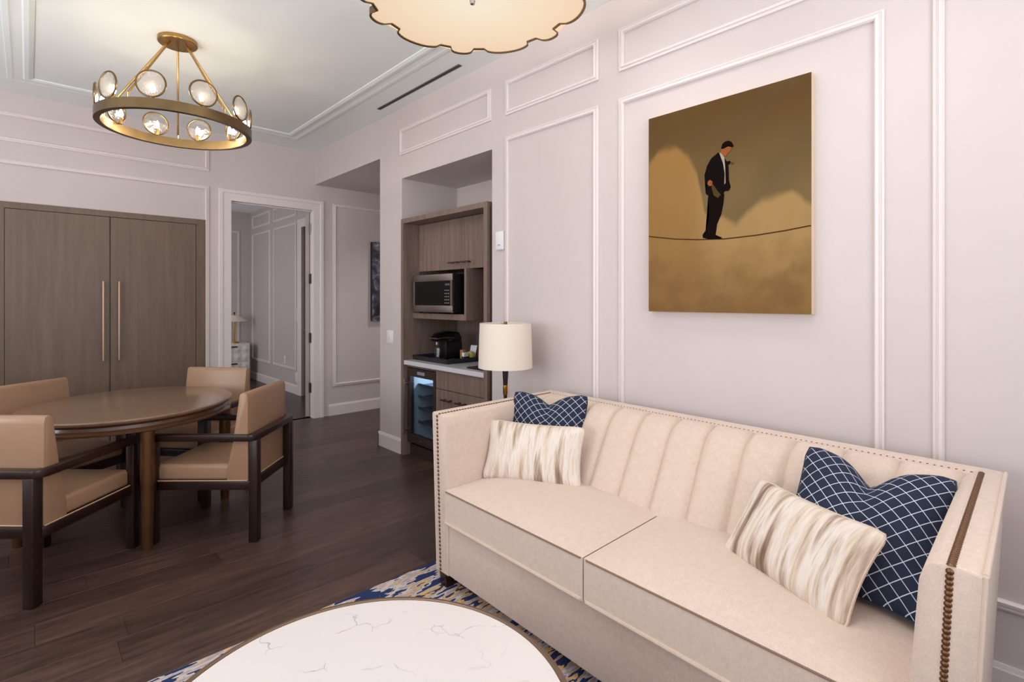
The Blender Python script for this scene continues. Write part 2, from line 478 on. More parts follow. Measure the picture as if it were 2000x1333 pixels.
fl = struct(B().box(XL, 5.2, YF, 6.3, -0.08, -0.012).build('floor', 'grout', smooth=0))
PW, PL = 0.19, 1.55
pb = B().box(0, PL - 0.0012, 0, PW - 0.0012, -0.012, 0.0, bev=0.0006, seg=1).build('plank', 'plank', fl, smooth=0)
first = True
row = 0
y = YF
while y < 6.3:
    x = XL - random.uniform(0, PL)
    while x < 4.6:
        if x + PL > XL and not (x > 2.75 and y < 4.4):
            if first: o = pb; first = False
            else: o = bpy.data.objects.new('plank', pb.data); C.objects.link(o); o.parent = fl
            o.location = (x, y, 0)
        x += PL
    y += PW
struct(B().box(-0.2, BX + 0.2, 6.3, BY + 0.2, -0.08, 0.0).build('floor_bedroom', 'floor_far', smooth=0))

ce = struct(B().box(XL - .15, WX + 0.15, YF - .15, DY + 0.14, H, H + 0.1).build('ceiling', 'ceiling', smooth=0))
TP = [(0, 0), (0, 0.006), (0.03, 0.009), (0.045, 0.004), (0.09, 0.004), (0.10, 0.010), (0.125, 0.014), (0.15, 0.006), (0.15, 0)]
rect_molding(ce, 'z', H, -1, -0.12, 2.21, 2.55, 5.86, TP, 'ceiling', 'ceiling_molding')
rect_molding(ce, 'z', H, -1, -0.12, 2.21, -1.6, 2.35, TP, 'ceiling', 'ceiling_molding')
rect_molding(ce, 'z', H, -1, -2.4, -0.32, -1.6, 5.86, TP, 'ceiling', 'ceiling_molding')
struct(B().box(WX + 0.004, 5.2, 4.64, DY, 2.857, 2.90).build('ceiling_corridor', 'wall', smooth=0))
struct(B().box(-0.2, BX + 0.2, DY + 0.14, BY + 0.2, BH, BH + 0.1).build('ceiling_bedroom', 'ceiling', smooth=0))

# right wall with the corridor opening and the kitchenette niche
b = B()
b.box(WX, 3.3, YF - .15, 2.938, 0, H + .05)
b.box(WX, 3.3, 2.938, 4.228, 2.588, H + .05)
b.box(3.2, 3.3, 2.938, 4.228, 0, 2.588)
b.box(WX, 3.3, 4.228, 4.64, 0, H + .05)
b.box(WX, WX + 0.14, 4.64, DY, 2.90, H + .05)
b.box(WX, WX + 0.004, 4.64, DY, 2.857, 2.90)
wr = struct(b.build('wall_right', 'wall', smooth=0))
for (a0, a1, zs) in ((2.94, 4.255, ((2.805, 3.05),)), (1.937, 2.782, ((2.80, 3.052), (0.337, 2.641))),
                     (0.489, 1.786, ((2.80, 3.052), (0.337, 2.638))), (-1.75, 0.334, ((2.80, 3.052), (0.337, 2.638)))):
    for (z0, z1) in zs: rect_molding(wr, 'x', WX, -1, a0, a1, z0, z1)

b = B()
b.box(XL - .15, -0.62, DY, DY + 0.14, 0, H + .05)
b.box(-0.62, 1.379, DY, DY + 0.14, 2.302, H + .05)
b.box(1.379, 1.60, DY, DY + 0.14, 0, H + .05)
b.box(1.60, 2.562, DY, DY + 0.14, 2.56, H + .05)
b.box(2.562, 5.2, DY, DY + 0.14, 0, H + .05)
wb = struct(b.build('wall_back', 'wall', smooth=0))
rect_molding(wb, 'y', DY, -1, -0.90, 1.411, 0.361, 2.661)
rect_molding(wb, 'y', DY, -1, -0.90, 1.411, 2.823, 3.076)
rect_molding(wb, 'y', DY, -1, -2.45, -1.05, 0.361, 2.661)
rect_molding(wb, 'y', DY, -1, 2.785, 4.3, 0.361, 2.653)

# left wall and front wall with windows (behind / beside the camera)
b = B()
ys = [YF - .15] + [v for ab in WIN_L for v in ab] + [DY + .14]
for i in range(0, len(ys), 2): b.box(XL - .15, XL, ys[i], ys[i + 1], 0, H + .05)
for (a, c_) in WIN_L:
    b.box(XL - .15, XL, a, c_, 0, 0.45); b.box(XL - .15, XL, a, c_, 2.95, H + .05)
struct(b.build('wall_left', 'wall', smooth=0))
b = B()
b.box(XL - .15, -1.0, YF - .15, YF, 0, H + .05); b.box(1.4, WX + .1, YF - .15, YF, 0, H + .05)
b.box(-1.0, 1.4, YF - .15, YF, 0, 0.45); b.box(-1.0, 1.4, YF - .15, YF, 2.95, H + .05)
struct(b.build('wall_front', 'wall', smooth=0))


def window(n, plane, pos, a0, a1, z0, z1):
    root = struct(empty('window_%d' % n))
    def bb(bd, aa, ab, za, zb, t0, t1):
        if plane == 'x': bd.box(pos + t0, pos + t1, aa, ab, za, zb)
        else: bd.box(aa, ab, pos + t0, pos + t1, za, zb)
    f = B()
    bb(f, a0, a0 + .05, z0, z1, -.12, -.06); bb(f, a1 - .05, a1, z0, z1, -.12, -.06)
    bb(f, a0, a1, z0, z0 + .05, -.12, -.06); bb(f, a0, a1, z1 - .05, z1, -.12, -.06)
    f.build('window_frame', 'white', root, smooth=0)
    m_ = (a0 + a1) / 2
    f = B(); bb(f, m_ - .02, m_ + .02, z0 + .05, z1 - .05, -.11, -.07); f.build('mullion', 'white', root, smooth=0)
    for (p0, p1) in ((a0 + .05, m_ - .02), (m_ + .02, a1 - .05)):
        f = B(); bb(f, p0, p1, z0 + .05, z1 - .05, -.094, -.088); f.build('pane', 'glass', root, smooth=0)


window(1, 'x', XL, *WIN_L[0], 0.45, 2.95)
window(2, 'x', XL, *WIN_L[1], 0.45, 2.95)
window(3, 'y', YF, -1.0, 1.4, 0.45, 2.95)  # unseen front window, added for its light

# corridor shell
struct(B().box(3.3, 5.2, 4.5, 4.64, 0, 2.95).build('wall_corridor_side', 'wall', smooth=0))
struct(B().box(5.2, 5.3, 4.5, DY + .14, 0, 2.95).build('wall_corridor_end', 'wall', smooth=0))

# bedroom shell
b = B()
b.box(BX, BX + .12, 7.80, BY + .12, 0, BH + .05); b.box(BX, BX + .12, DY + .14, 6.9, 0, BH + .05); b.box(BX, BX + .12, 6.9, 7.80, 2.56, BH + .05)
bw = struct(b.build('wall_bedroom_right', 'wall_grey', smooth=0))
for (a0, a1) in ((9.17, 10.13), (8.0, 9.015)):
    rect_molding(bw, 'x', BX, -1, a0, a1, 0.36, 2.64); rect_molding(bw, 'x', BX, -1, a0, a1, 2.74, 2.97)
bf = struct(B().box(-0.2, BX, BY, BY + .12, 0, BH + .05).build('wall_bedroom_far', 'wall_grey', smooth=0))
rect_molding(bf, 'y', BY, -1, 1.5, 2.815, 0.36, 2.70)
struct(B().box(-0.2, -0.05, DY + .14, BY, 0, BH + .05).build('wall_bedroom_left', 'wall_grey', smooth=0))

# baseboards
BB = [(0, 0), (0, 0.14), (0.008, 0.14), (0.012, 0.125), (0.015, 0.12), (0.015, 0)]


def base_x(name, X, sgn, y0, y1):
    return struct(B().prism([(X + sgn * t, z) for t, z in BB], 'y', y0, y1).build(name, 'trim', smooth=0))


def base_y(name, Y, x0, x1):
    return struct(B().prism([(Y - t, z) for t, z in BB], 'x', x0, x1).build(name, 'trim', smooth=0))


base_x('baseboard_right', WX, -1, YF, 2.938)
base_x('baseboard_pillar', WX, -1, 4.228, 4.656)
struct(B().prism([(4.64 + t, z) for t, z in BB], 'x', WX - .015, 5.2).build('baseboard_corridor', 'trim', smooth=0))
base_y('baseboard_back', DY, 2.729, 5.2)
base_y('baseboard_back_left', DY, XL, -0.62)
base_x('baseboard_bedroom_right', BX, -1, 7.92, BY)
base_y('baseboard_bedroom_far', BY, -0.05, BX)

# doorway casing (trim), jamb and open leaf
CAS = [(0, 0), (0, 0.012), (0.075, 0.016), (0.085, 0.024), (0.118, 0.026), (0.124, 0.018), (0.124, 0)]


def casing(name, plane, pos, sgn, a0, a1, ztop):
    b = B(); loops = []
    for (o_, h) in CAS:
        q = pos + sgn * h
        pts = [(a0 - o_, 0), (a0 - o_, ztop + o_), (a1 + o_, ztop + o_), (a1 + o_, 0)]
        loops.append([b.bm.verts.new((a, q, z) if plane == 'y' else (q, a, z)) for a, z in pts])
    for A, Bq in zip(loops, loops[1:]):
        for i in range(3): b.bm.faces.new((A[i], A[i + 1], Bq[i + 1], Bq[i]))
    return struct(b.build(name, 'trim', smooth=15))


casing('trim_1', 'y', DY, -1, 1.626, 2.538, 2.54)
casing('trim_2', 'x', BX, -1, 6.93, 7.80, 2.54)
d1 = struct(empty('door_1'))
b = B()
b.box(1.60, 1.626, DY, DY + .14, 0, 2.56); b.box(2.538, 2.562, DY, DY + .14, 0, 2.56); b.box(1.626, 2.538, DY, DY + .14, 2.54, 2.56)
b.build('jamb', 'trim', d1, smooth=0)
b = B()
b.box(1.626, 1.638, DY + .05, DY + .09, 0, 2.54); b.box(1.638, 2.526, DY + .05, DY + .09, 2.528, 2.54)
b.build('stop', 'trim', d1, smooth=0)
lf = B().box(-0.045, 0.0, 0.0, 0.88, 0.008, 2.53, bev=0.002).build('leaf', 'door_edge', d1, smooth=0, loc=(2.527, DY + .098, 0))
lf.rotation_euler = (0, 0, math.radians(-27))
for z in (2.328, 1.708, 0.98, 0.366):
    B().box(2.520, 2.5375, DY + .062, DY + .097, z - .06, z + .06).build('hinge', 'steel' if z > 2 else 'dark_metal', d1, smooth=0)
d2 = struct(empty('door_2'))
B().box(BX + .03, BX + .07, 6.905, 7.795, 0.008, 2.555).build('leaf', 'door_dark', d2, smooth=0)
b = B(); b.tube([(BX + .03, 7.72, 1.0), (BX - .03, 7.72, 1.0), (BX - .03, 7.60, 1.0)], 0.009); b.build('lever', 'steel', d2)

# ceiling slot vent
t = thing('ceiling_vent', 'long thin grey linear air slot in the ceiling beside the right wall', 'air vent', (2.41, 3.77, H))
B().box(-0.018, 0.018, -0.63, 0.63, -0.004, 0.0).build('frame', 'vent', t, smooth=0)
for (a0, a1) in ((-0.625, -0.004), (0.004, 0.625)):
    B().box(-0.012, 0.012, a0, a1, -0.0055, -0.003).build('slot', 'vent_dark', t, smooth=0)

# unseen ceiling lamps, added to light the seating area and the corridor
for i, (x, y) in enumerate(DOWN):
    lab = ['recessed ceiling downlight over the near end of the sofa', 'recessed ceiling downlight by the far end of the sofa', 'recessed ceiling downlight above the round white coffee table', 'recessed ceiling downlight over the open floor beside the rug', 'recessed downlight in the low corridor ceiling'][i]
    zc = H if i < 4 else 2.857
    t = thing('downlight', lab, 'downlight', (x, y, zc), group='ceiling downlights')
    B().lathe([(0.04, -0.001), (0.044, -0.006), (0.062, -0.006), (0.066, 0.0)], seg=24).build('trim_ring', 'white', t)
    B().lathe([(0, -0.002), (0.042, -0.002)], seg=24).build('lens', 'downlight_lens', t)
    sp = bpy.data.lights.new('downlight_lamp', 'SPOT'); sp.energy = FILL_W if i < 4 else 80; sp.spot_size = math.radians(130); sp.spot_blend = 0.9; sp.shadow_soft_size = 0.12; sp.color = (1.0, 0.93, 0.87)
    so = bpy.data.objects.new('downlight_lamp', sp); C.objects.link(so); so.location = (x, y, zc - 0.03)

# ------------------------------------------------------------------ built-in wardrobe in the back wall
t = thing('wardrobe', 'tall two-door built-in wardrobe of grey-brown veneer in the back wall', 'wardrobe', (0.38, DY, 0))
b = B()
b.box(-0.998, 0.997, -0.016, 0.13, 2.245, 2.30, bev=0.001); b.box(0.911, 0.997, -0.016, 0.13, 0, 2.245); b.box(-0.998, -0.531, -0.016, 0.13, 0, 2.245)
b.box(-0.531, 0.911, -0.016, 0.13, 0, 0.07); b.box(-0.531, 0.911, 0.02, 0.13, 0.07, 2.245)
b.build('carcass', 'cabinet_wood', t, smooth=0)
for k, (x0, x1, hx) in enumerate(((-0.527, 0.188, 0.138), (0.196, 0.907, 0.258))):
    dr = B().box(x0, x1, -0.014, 0.006, 0.075, 2.241, bev=0.0015).build('door', 'cabinet_wood', t, smooth=0)
    b = B(); b.box(hx - .007, hx + .007, -0.055, -0.041, 0.868, 1.626, bev=0.002)
    for z in (0.92, 1.57): b.box(hx - .005, hx + .005, -0.043, -0.013, z - .006, z + .006)
    b.build('handle', 'champagne', dr, smooth=0)

# ------------------------------------------------------------------ kitchenette in the niche
Y0, Y1 = 2.985, 4.225       # outer sides of the wooden surround (near, far)
t = thing('kitchenette_surround', 'tall grey-brown wooden surround lining the kitchenette niche', 'cabinet', (0, 0, 0))
B().box(WX - .012, 3.19, Y0, Y0 + .04, 0, 2.16, bev=0.001).build('side_panel', 'kitchen_wood', t, smooth=0)
B().box(WX - .012, 3.19, Y1 - .04, Y1, 0, 2.16, bev=0.001).build('side_panel', 'kitchen_wood', t, smooth=0)
B().box(WX - .012, 3.19, Y0, Y1, 2.16, 2.203, bev=0.001).build('top_panel', 'kitchen_wood', t, smooth=0)
B().box(3.17, 3.19, Y0 + .04, Y1 - .04, 0, 2.16).build('back_panel', 'kitchen_wood', t, smooth=0)
B().box(WX + .02, 3.17, 2.94, Y0, 0, 2.16).build('filler', 'fridge_dark', t, smooth=0)


def pull(name, parent, x, yc, z, ln=0.13, mat='pull_bronze'):
    b = B(); b.box(x - .044, x - .034, yc - ln / 2, yc + ln / 2, z - .006, z + .006)
    for q in (-ln * .3, ln * .3): b.box(x - .036, x + .001, yc + q - .006, yc + q + .006, z - .006, z + .006)
    return b.build(name, mat, parent, smooth=0)


UX = 2.715
t = thing('wall_cabinet', 'grey-brown upper cabinet with two doors above the microwave', 'cabinet', (0, 0, 0))
b = B(); b.box(UX + .02, 3.168, Y0 + .042, Y1 - .042, 1.725, 2.158); b.build('body', 'kitchen_wood', t, smooth=0)
for (a0, a1, hy) in ((3.522, Y1 - .043, 3.60), (Y0 + .043, 3.518, 3.44)):
    dr = B().box(UX, UX + .019, a0, a1, 1.715, 2.156, bev=0.001).build('door', 'kitchen_wood', t, smooth=0)
    pull('handle', dr, UX, hy, 1.772)
t = thing('microwave_shelf', 'wooden open shelf box holding the microwave below the upper cabinet', 'shelf', (0, 0, 0))
SX = 2.65
B().box(SX, 3.168, 3.40, Y1 - .042, 1.275, 1.325, bev=0.001).build('shelf_board', 'kitchen_wood', t, smooth=0)
B().box(SX, 3.168, 3.375, 3.40, 1.275, 1.712, bev=0.001).build('divider', 'kitchen_wood', t, smooth=0)
B().lathe([(0, 1.66), (0.006, 1.66), (0.006, 1.664), (0, 1.664)], 2.80, 3.15, 8).build('indicator_light', 'led', t)

# microwave
t = thing('microwave', 'stainless steel microwave with black glass door and keypad on the shelf', 'microwave', (2.60, 3.80, 1.327))
B().box(0.018, 0.40, -0.295, 0.295, 0.012, 0.345, bev=0.004).build('body', 'black', t)
b = B()
b.box(0, 0.02, -0.30, 0.30, 0.285, 0.345, bev=0.003); b.box(0, 0.02, -0.30, 0.30, 0.012, 0.072, bev=0.003)
b.box(0, 0.02, -0.30, -0.272, 0.072, 0.285); b.box(0, 0.02, 0.282, 0.30, 0.072, 0.285)
b.build('front_frame', 'steel', t)
B().box(0.004, 0.02, -0.17, 0.282, 0.072, 0.285).build('door_glass', 'black_gloss', t, smooth=0)
kp = B().box(0.003, 0.02, -0.272, -0.172, 0.072, 0.285).build('keypad', 'black_gloss', t, smooth=0)
bt = None
for r_ in range(5):
    for c_ in range(3):
        q = (0.0025, -0.247 + c_ * 0.025, 0.095 + r_ * 0.027)
        if bt is None: bt = B().box(-0.0015, 0.001, -.008, .008, -.005, .005).build('button', 'vent', kp, smooth=0, loc=q)
        else: share(bt, 'button', kp, q)
B().box(0.0015, 0.004, -0.262, -0.195, 0.245, 0.262).build('display', 'shelf_wire', kp, smooth=0)
for sy in (-.25, .25):
    for sx in (.05, .36): B().box(sx - .012, sx + .012, sy - .012, sy + .012, 0, 0.013).build('foot', 'black', t, smooth=0)

# base cabinet, worktop and mini fridge
CX = 2.585
t = thing('base_cabinet', 'grey-brown base cabinet with a drawer front and two doors below the worktop', 'cabinet', (0, 0, 0))
b = B(); b.box(CX + .02, 3.168, Y0 + .042, 3.715, 0.10, 0.845); b.box(CX + .06, 3.168, Y0 + .042, 3.715, 0.0, 0.10)
b.box(CX + .012, 3.168, 3.715, Y1 - .042, 0.825, 0.845)
b.build('body', 'kitchen_wood', t, smooth=0)
dr = B().box(CX, CX + .019, Y0 + .043, 3.713, 0.682, 0.838, bev=0.001).build('drawer', 'kitchen_wood', t, smooth=0)
for (a0, a1, hy) in ((3.392, 3.713, 3.53), (Y0 + .043, 3.388, 3.33)):
    dr = B().box(CX, CX + .019, a0, a1, 0.105, 0.676, bev=0.001).build('door', 'kitchen_wood', t, smooth=0)
    pull('handle', dr, CX, hy, 0.60)
o = B().box(WX - .006, 3.168, Y0 + .042, Y1 - .042, 0.847, 0.887, bev=0.002).build('worktop', 'counter', smooth=0)
tag(o, 'pale grey stone worktop of the kitchenette under the coffee tray', 'worktop')

t = thing('mini_fridge', 'glass-door mini fridge with a steel bar handle under the worktop', 'fridge', (CX, 3.95, 0.0))
b = B(); z0, z1 = 0.13, 0.815
b.box(0.045, 0.50, -0.225, -0.20, z0, z1); b.box(0.045, 0.50, 0.20, 0.225, z0, z1); b.box(0.045, 0.50, -0.20, 0.20, z1 - .03, z1)
b.box(0.045, 0.50, -0.20, 0.20, z0, z0 + .03); b.box(0.48, 0.50, -0.20, 0.20, z0, z1)
b.build('body', 'fridge_inside', t, smooth=0)
dr = empty('door'); dr.parent = t
b = B(); b.box(0, 0.04, -0.225, -0.19, z0, z1, bev=0.002); b.box(0, 0.04, 0.175, 0.225, z0, z1, bev=0.002); b.box(0, 0.04, -0.19, 0.175, z1 - .075, z1, bev=0.002); b.box(0, 0.04, -0.19, 0.175, z0, z0 + .075, bev=0.002)
b.build('door_frame', 'fridge_dark', dr, smooth=0)
B().box(0.008, 0.012, -0.19, 0.175, z0 + .075, z1 - .075).build('pane', 'tinted_glass', dr, smooth=0)
B().box(-0.002, 0.001, -0.06, 0.06, z1 - .05, z1 - .022).build('name_plate', 'label_grey', dr, smooth=0)
B().lathe([(0, -.004), (.006, -.004), (.006, .004), (0, .004)], seg=10).build('lock', 'steel', dr, loc=(-0.001, 0.0, z0 + .035))
b = B(); b.tube([(-0.045, 0.212, 0.20), (-0.045, 0.212, 0.72)], 0.008)
for z in (0.25, 0.675): b.tube([(-0.045, 0.212, z), (0.002, 0.212, z)], 0.007)
b.build('handle', 'steel', dr)
for z in (0.29, 0.42, 0.53, 0.64):
    b = B(); b.box(0.10, 0.47, -0.195, 0.195, z, z + .004)
    b.box(0.10, 0.106, -0.195, 0.195, z - .004, z + .02); b.build('shelf', 'shelf_wire', t, smooth=0)
B().box(0.44, 0.478, -0.06, 0.06, 0.755, 0.78).build('interior_lamp', 'fridge_lamp', t, smooth=0)
fr_l = bpy.data.lights.new('fridge_lamp', 'POINT'); fr_l.energy = 2.0; fr_l.color = (0.88, 0.94, 1.0); fr_l.shadow_soft_size = .03
fr_o = bpy.data.objects.new('fridge_lamp', fr_l); C.objects.link(fr_o); fr_o.location = (CX + .20, 3.95, .75)
B().box(0.03, 0.20, -0.225, 0.225, 0.0, 0.10).build('plinth', 'fridge_dark', t, smooth=0)

# tray and coffee things
ZT = 0.887
t = thing('serving_tray', 'rectangular black serving tray with raised rim on the worktop', 'tray', (2.86, 3.90, ZT))
B().box(-.215, .215, -.27, .27, 0, .008).build('base', 'tray_black', t, smooth=0)
b = B()
b.prism([(-.215, 0), (-.225, .042), (-.215, .042), (-.205, .008)], 'y', -.27, .27); b.prism([(.215, 0), (.225, .042), (.215, .042), (.205, .008)], 'y', -.27, .27)
b.prism([(-.27, 0), (-.28, .042), (-.27, .042), (-.26, .008)], 'x', -.215, .215); b.prism([(.27, 0), (.28, .042), (.27, .042), (.26, .008)], 'x', -.215, .215)
b.build('rim', 'tray_black', t, smooth=0)
ZI = ZT + .009
t = thing('coffee_machine', 'small black capsule coffee machine with a chrome lever on the tray', 'coffee machine', (2.86, 3.91, ZI))
b = B(); b.box(-.065, .12, -.058, .058, 0, .17, bev=.006)
b.build('body', 'black', t)
rb = None
for k in range(7):
    q = (0.03, -.059, .03 + k * .019)
    if rb is None: rb = B().box(-.085, .08, -.002, .002, 0, .006).build('rib', 'tray_black', t, smooth=0, loc=q)
    else: share(rb, 'rib', t, q)
b = B(); b.prism([(-.16, .175), (-.17, .205), (-.12, .245), (-.02, .262), (.09, .25), (.12, .20), (.12, .172), (-.10, .165)], 'y', -.05, .05, bev=.006)
b.build('head', 'black_gloss', t)
b = B(); b.tube([(-.17, -.055, .20), (-.08, -.056, .207), (.02, -.056, .203)], .005); b.tube([(-.17, .055, .20), (-.08, .056, .207), (.02, .056, .203)], .005); b.tube([(-.17, -.055, .20), (-.17, .055, .20)], .005)
b.build('lever', 'steel', t)
b = B(); b.box(-.165, -.065, -.05, .05, 0, .02, bev=.003); b.build('drip_tray', 'dark_metal', t)
b = B(); b.tube([(-.125, 0, .165), (-.125, 0, .14)], .012); b.build('spout', 'steel', t)
o = B().lathe([(0, 0), (.03, 0), (.036, .085), (.034, .085), (.028, .004), (0, .004)], seg=20).build('glass_cup', 'glass', loc=(2.738, 3.915, ZI + .021))
tag(o, 'clear glass cup under the coffee machine spout', 'cup')
o = B().lathe([(0, 0), (.027, 0), (.033, .15), (.0315, .15), (.026, .004), (0, .004)], seg=20).build('tumbler', 'glass', loc=(3.02, 3.90, ZI))
tag(o, 'tall clear tumbler behind the coffee machine', 'glass')
for k, (x, y) in enumerate(((2.70, 3.665), (2.735, 3.66))):
    o = B().lathe([(0, 0), (.012, 0), (.016, .022), (.019, .026), (.0, .036)], seg=14).build('coffee_capsule', 'pod_blue', loc=(x, y, ZI + .03))
    o.location.z = ZI
    tag(o, ['blue coffee capsule at the front corner of the tray', 'blue coffee capsule nearer the white packets on the tray'][k], 'capsule', 'blue capsules on the tray')
for k, (x, y) in enumerate(((2.79, 3.67), (2.825, 3.67))):
    o = B().lathe([(0, 0), (.012, 0), (.015, .026), (.018, .028), (0, .030)], seg=14).build('creamer_cup', 'steel', loc=(x, y, ZI))
    tag(o, ['tiny foil creamer cup beside the blue capsules', 'tiny foil creamer cup next to the white sugar packets'][k], 'creamer', 'creamer cups on the tray')
t = thing('sugar_packet_holder', 'white sugar packets standing in a small holder on the tray', 'packets', (2.885, 3.685, ZI))
B().box(-.028, .028, -.02, .02, 0, .04, bev=.002).build('holder', 'tray_black', t)
for k in range(3): B().box(-.026 + k * .018, -.012 + k * .018, -.017, .017, .004, .075, bev=.001).build('packet', 'plastic_white', t, smooth=0)
o = B().box(-.018, .018, -.022, .022, 0, .095, bev=.002).build('tea_box', 'tea_brown', loc=(2.905, 3.745, ZI)); tag(o, 'small brown tea box behind the white sugar packets', 'box')
o = B().box(-.02, .02, -.024, .024, 0, .078, bev=.002).build('tea_packet', 'yellow', loc=(2.955, 3.69, ZI)); tag(o, 'small yellow tea packet beside the sugar packets', 'packet')
t = thing('menu_card', 'white leaning card at the back of the coffee tray', 'card', (3.0, 3.73, ZI + .001), math.radians(15))
b = B(); b.prism([(-.03, 0), (-.026, 0), (.014, .13), (.010, .13)], 'y', -.05, .02); b.build('sheet', 'plastic_white', t, smooth=0)
b = B(); b.prism([(.012, .128), (.016, .128), (.05, 0), (.046, 0)], 'y', -.05, .02); b.build('stand', 'tea_brown', t, smooth=0)
t = thing('leather_folder', 'flat dark leather folder lying at the near end of the worktop', 'folder', (2.72, 3.20, ZT))
B().box(-.10, .10, -.13, .13, 0, .006, bev=.001).build('cover', 'black', t); B().box(-.095, .095, -.125, .125, .006, .012).build('pages', 'tray_black', t)

# ------------------------------------------------------------------ wall switches
t = thing('light_switch', 'white rocker light switch on the narrow pillar left of the kitchenette', 'switch', (WX, 4.44, 1.09))
B().box(-.006, 0, -.058, .058, -.062, .062, bev=.002).build('plate', 'plastic_white', t); B().box(-.011, -.005, -.02, .02, -.035, .035, bev=.001).build('rocker', 'white', t)
t = thing('thermostat', 'white wall thermostat right of the kitchenette niche', 'thermostat', (WX, 2.836, 1.887))
B().box(-.022, 0, -.042, .042, -.068, .068, bev=.004).build('case', 'plastic_white', t); B().box(-.0235, -.02, -.012, .012, -.036, -.030).build('display', 'label_grey', t)
t = thing('wall_outlet', 'white power outlet low on the bedroom wall', 'outlet', (BX, 8.5, 0.488))
B().box(-.006, 0, -.038, .038, -.062, .062, bev=.002).build('plate', 'plastic_white', t); B().box(-.008, -.005, -.016, .016, -.035, .035).build('socket', 'white', t)
t = thing('bedroom_switch', 'white light switch on the bedroom wall beside the inner door casing', 'switch', (BX, 7.965, 1.22))
B().box(-.006, 0, -.03, .03, -.10, .10, bev=.002).build('plate', 'plastic_white', t); B().box(-.009, -.005, -.012, .012, -.03, .03).build('rocker', 'white', t)
t = thing('bedroom_vent', 'small white wall plate just above the bedroom baseboard', 'wall plate', (BX, 7.99, 0.26))
B().box(-.012, 0, -.05, .05, -.075, .075, bev=.002).build('plate', 'plastic_white', t); B().box(-.014, -.011, -.03, .03, -.055, .055).build('insert', 'white', t)

# ------------------------------------------------------------------ bedroom furniture seen through the doorway
t = thing('nightstand', 'white nightstand with faceted drawer fronts seen through the bedroom doorway', 'nightstand', (2.58, 9.98, 0))
B().box(-.25, .27, -.20, .22, .06, .684, bev=.004).build('body', 'white', t)
for (z0, z1) in ((.08, .36), (.375, .655)):
    b = B(); zm = (z0 + z1) / 2
    vs = []; fs = []
    nx, nz = 4, 2
    for j in range(nz * 2 + 1):
        for i in range(nx * 2 + 1):
            up = (i % 2 == 1 and j % 2 == 1)
            vs.append((-.24 + .50 * i / (nx * 2), -.203 - (.022 if up else (.008 if (i + j) % 2 else 0)), z0 + (z1 - z0) * j / (nz * 2)))
    W_ = nx * 2 + 1
    for j in range(nz * 2):
        for i in range(nx * 2):
            fs.append((j * W_ + i, j * W_ + i + 1, (j + 1) * W_ + i + 1, (j + 1) * W_ + i))
    b.quads(vs, fs); dr = b.build('drawer', 'white', t, smooth=0)
    B().box(-.06, .06, -.24, -.205, z1 - .03, z1 - .012).build('pull', 'dark_metal', dr, smooth=0)
for sx in (-.22, .24):
    for sy in (-.17, .19): B().box(sx - .02, sx + .02, sy - .02, sy + .02, 0, .061).build('foot', 'dark_metal', t, smooth=0)
t = thing('bedside_lamp', 'brass bedside lamp with a white shade on the nightstand', 'lamp', (2.655, 9.98, 0.685))
B().lathe([(0, 0), (.075, 0), (.075, .018), (.012, .022), (.012, .42), (0, .42)], seg=20).build('stem', 'gold', t)
B().lathe([(.205, .385), (.19, .40), (.07, .49), (.066, .49), (.185, .397), (.20, .382)], seg=28).build('shade', 'shade', t)
B().lathe([(0, .41), (.008, .41), (.008, .52), (.018, .53), (0, .55)], seg=12).build('finial', 'dark_metal', t)

# ------------------------------------------------------------------ pictures
CXP = 2.51
t = thing('canvas_painting', 'large sepia canvas of a suited man balancing on a tightrope above clouds', 'painting', (0, 0, 0))
PY0, PY1, PZ0, PZ1 = 0.746, 1.561, 1.385, 2.453
B().box(CXP + .001, WX - .001, PY0 + .0005, PY1 - .0005, PZ0 + .0005, PZ1 - .0005).build('stretcher', 'canvas_edge', t, smooth=0)
cl = [(1.5609, 2.1969), (1.51, 2.2509), (1.4495, 2.2621), (1.3908, 2.2549), (1.3284, 2.1998), (1.2788, 2.1022), (1.2518, 1.9747), (1.2358, 1.891), (1.1427, 1.8548), (1.0784, 1.8085), (1.0258, 1.8701), (0.9522, 1.9172), (0.8816, 1.9347), (0.8265, 1.94), (0.7935, 1.9153), (0.7732, 1.8875), (0.7459, 1.8707)]


def cloud_top(y):
    for (ya, za), (yb, zb) in zip(cl, cl[1:]):
        if yb <= y <= ya: return za + (zb - za) * (ya - y) / (ya - yb)
    return cl[-1][1]


def mixc(a, b_, t_): return tuple(x + (y_ - x) * t_ for x, y_ in zip(a, b_))


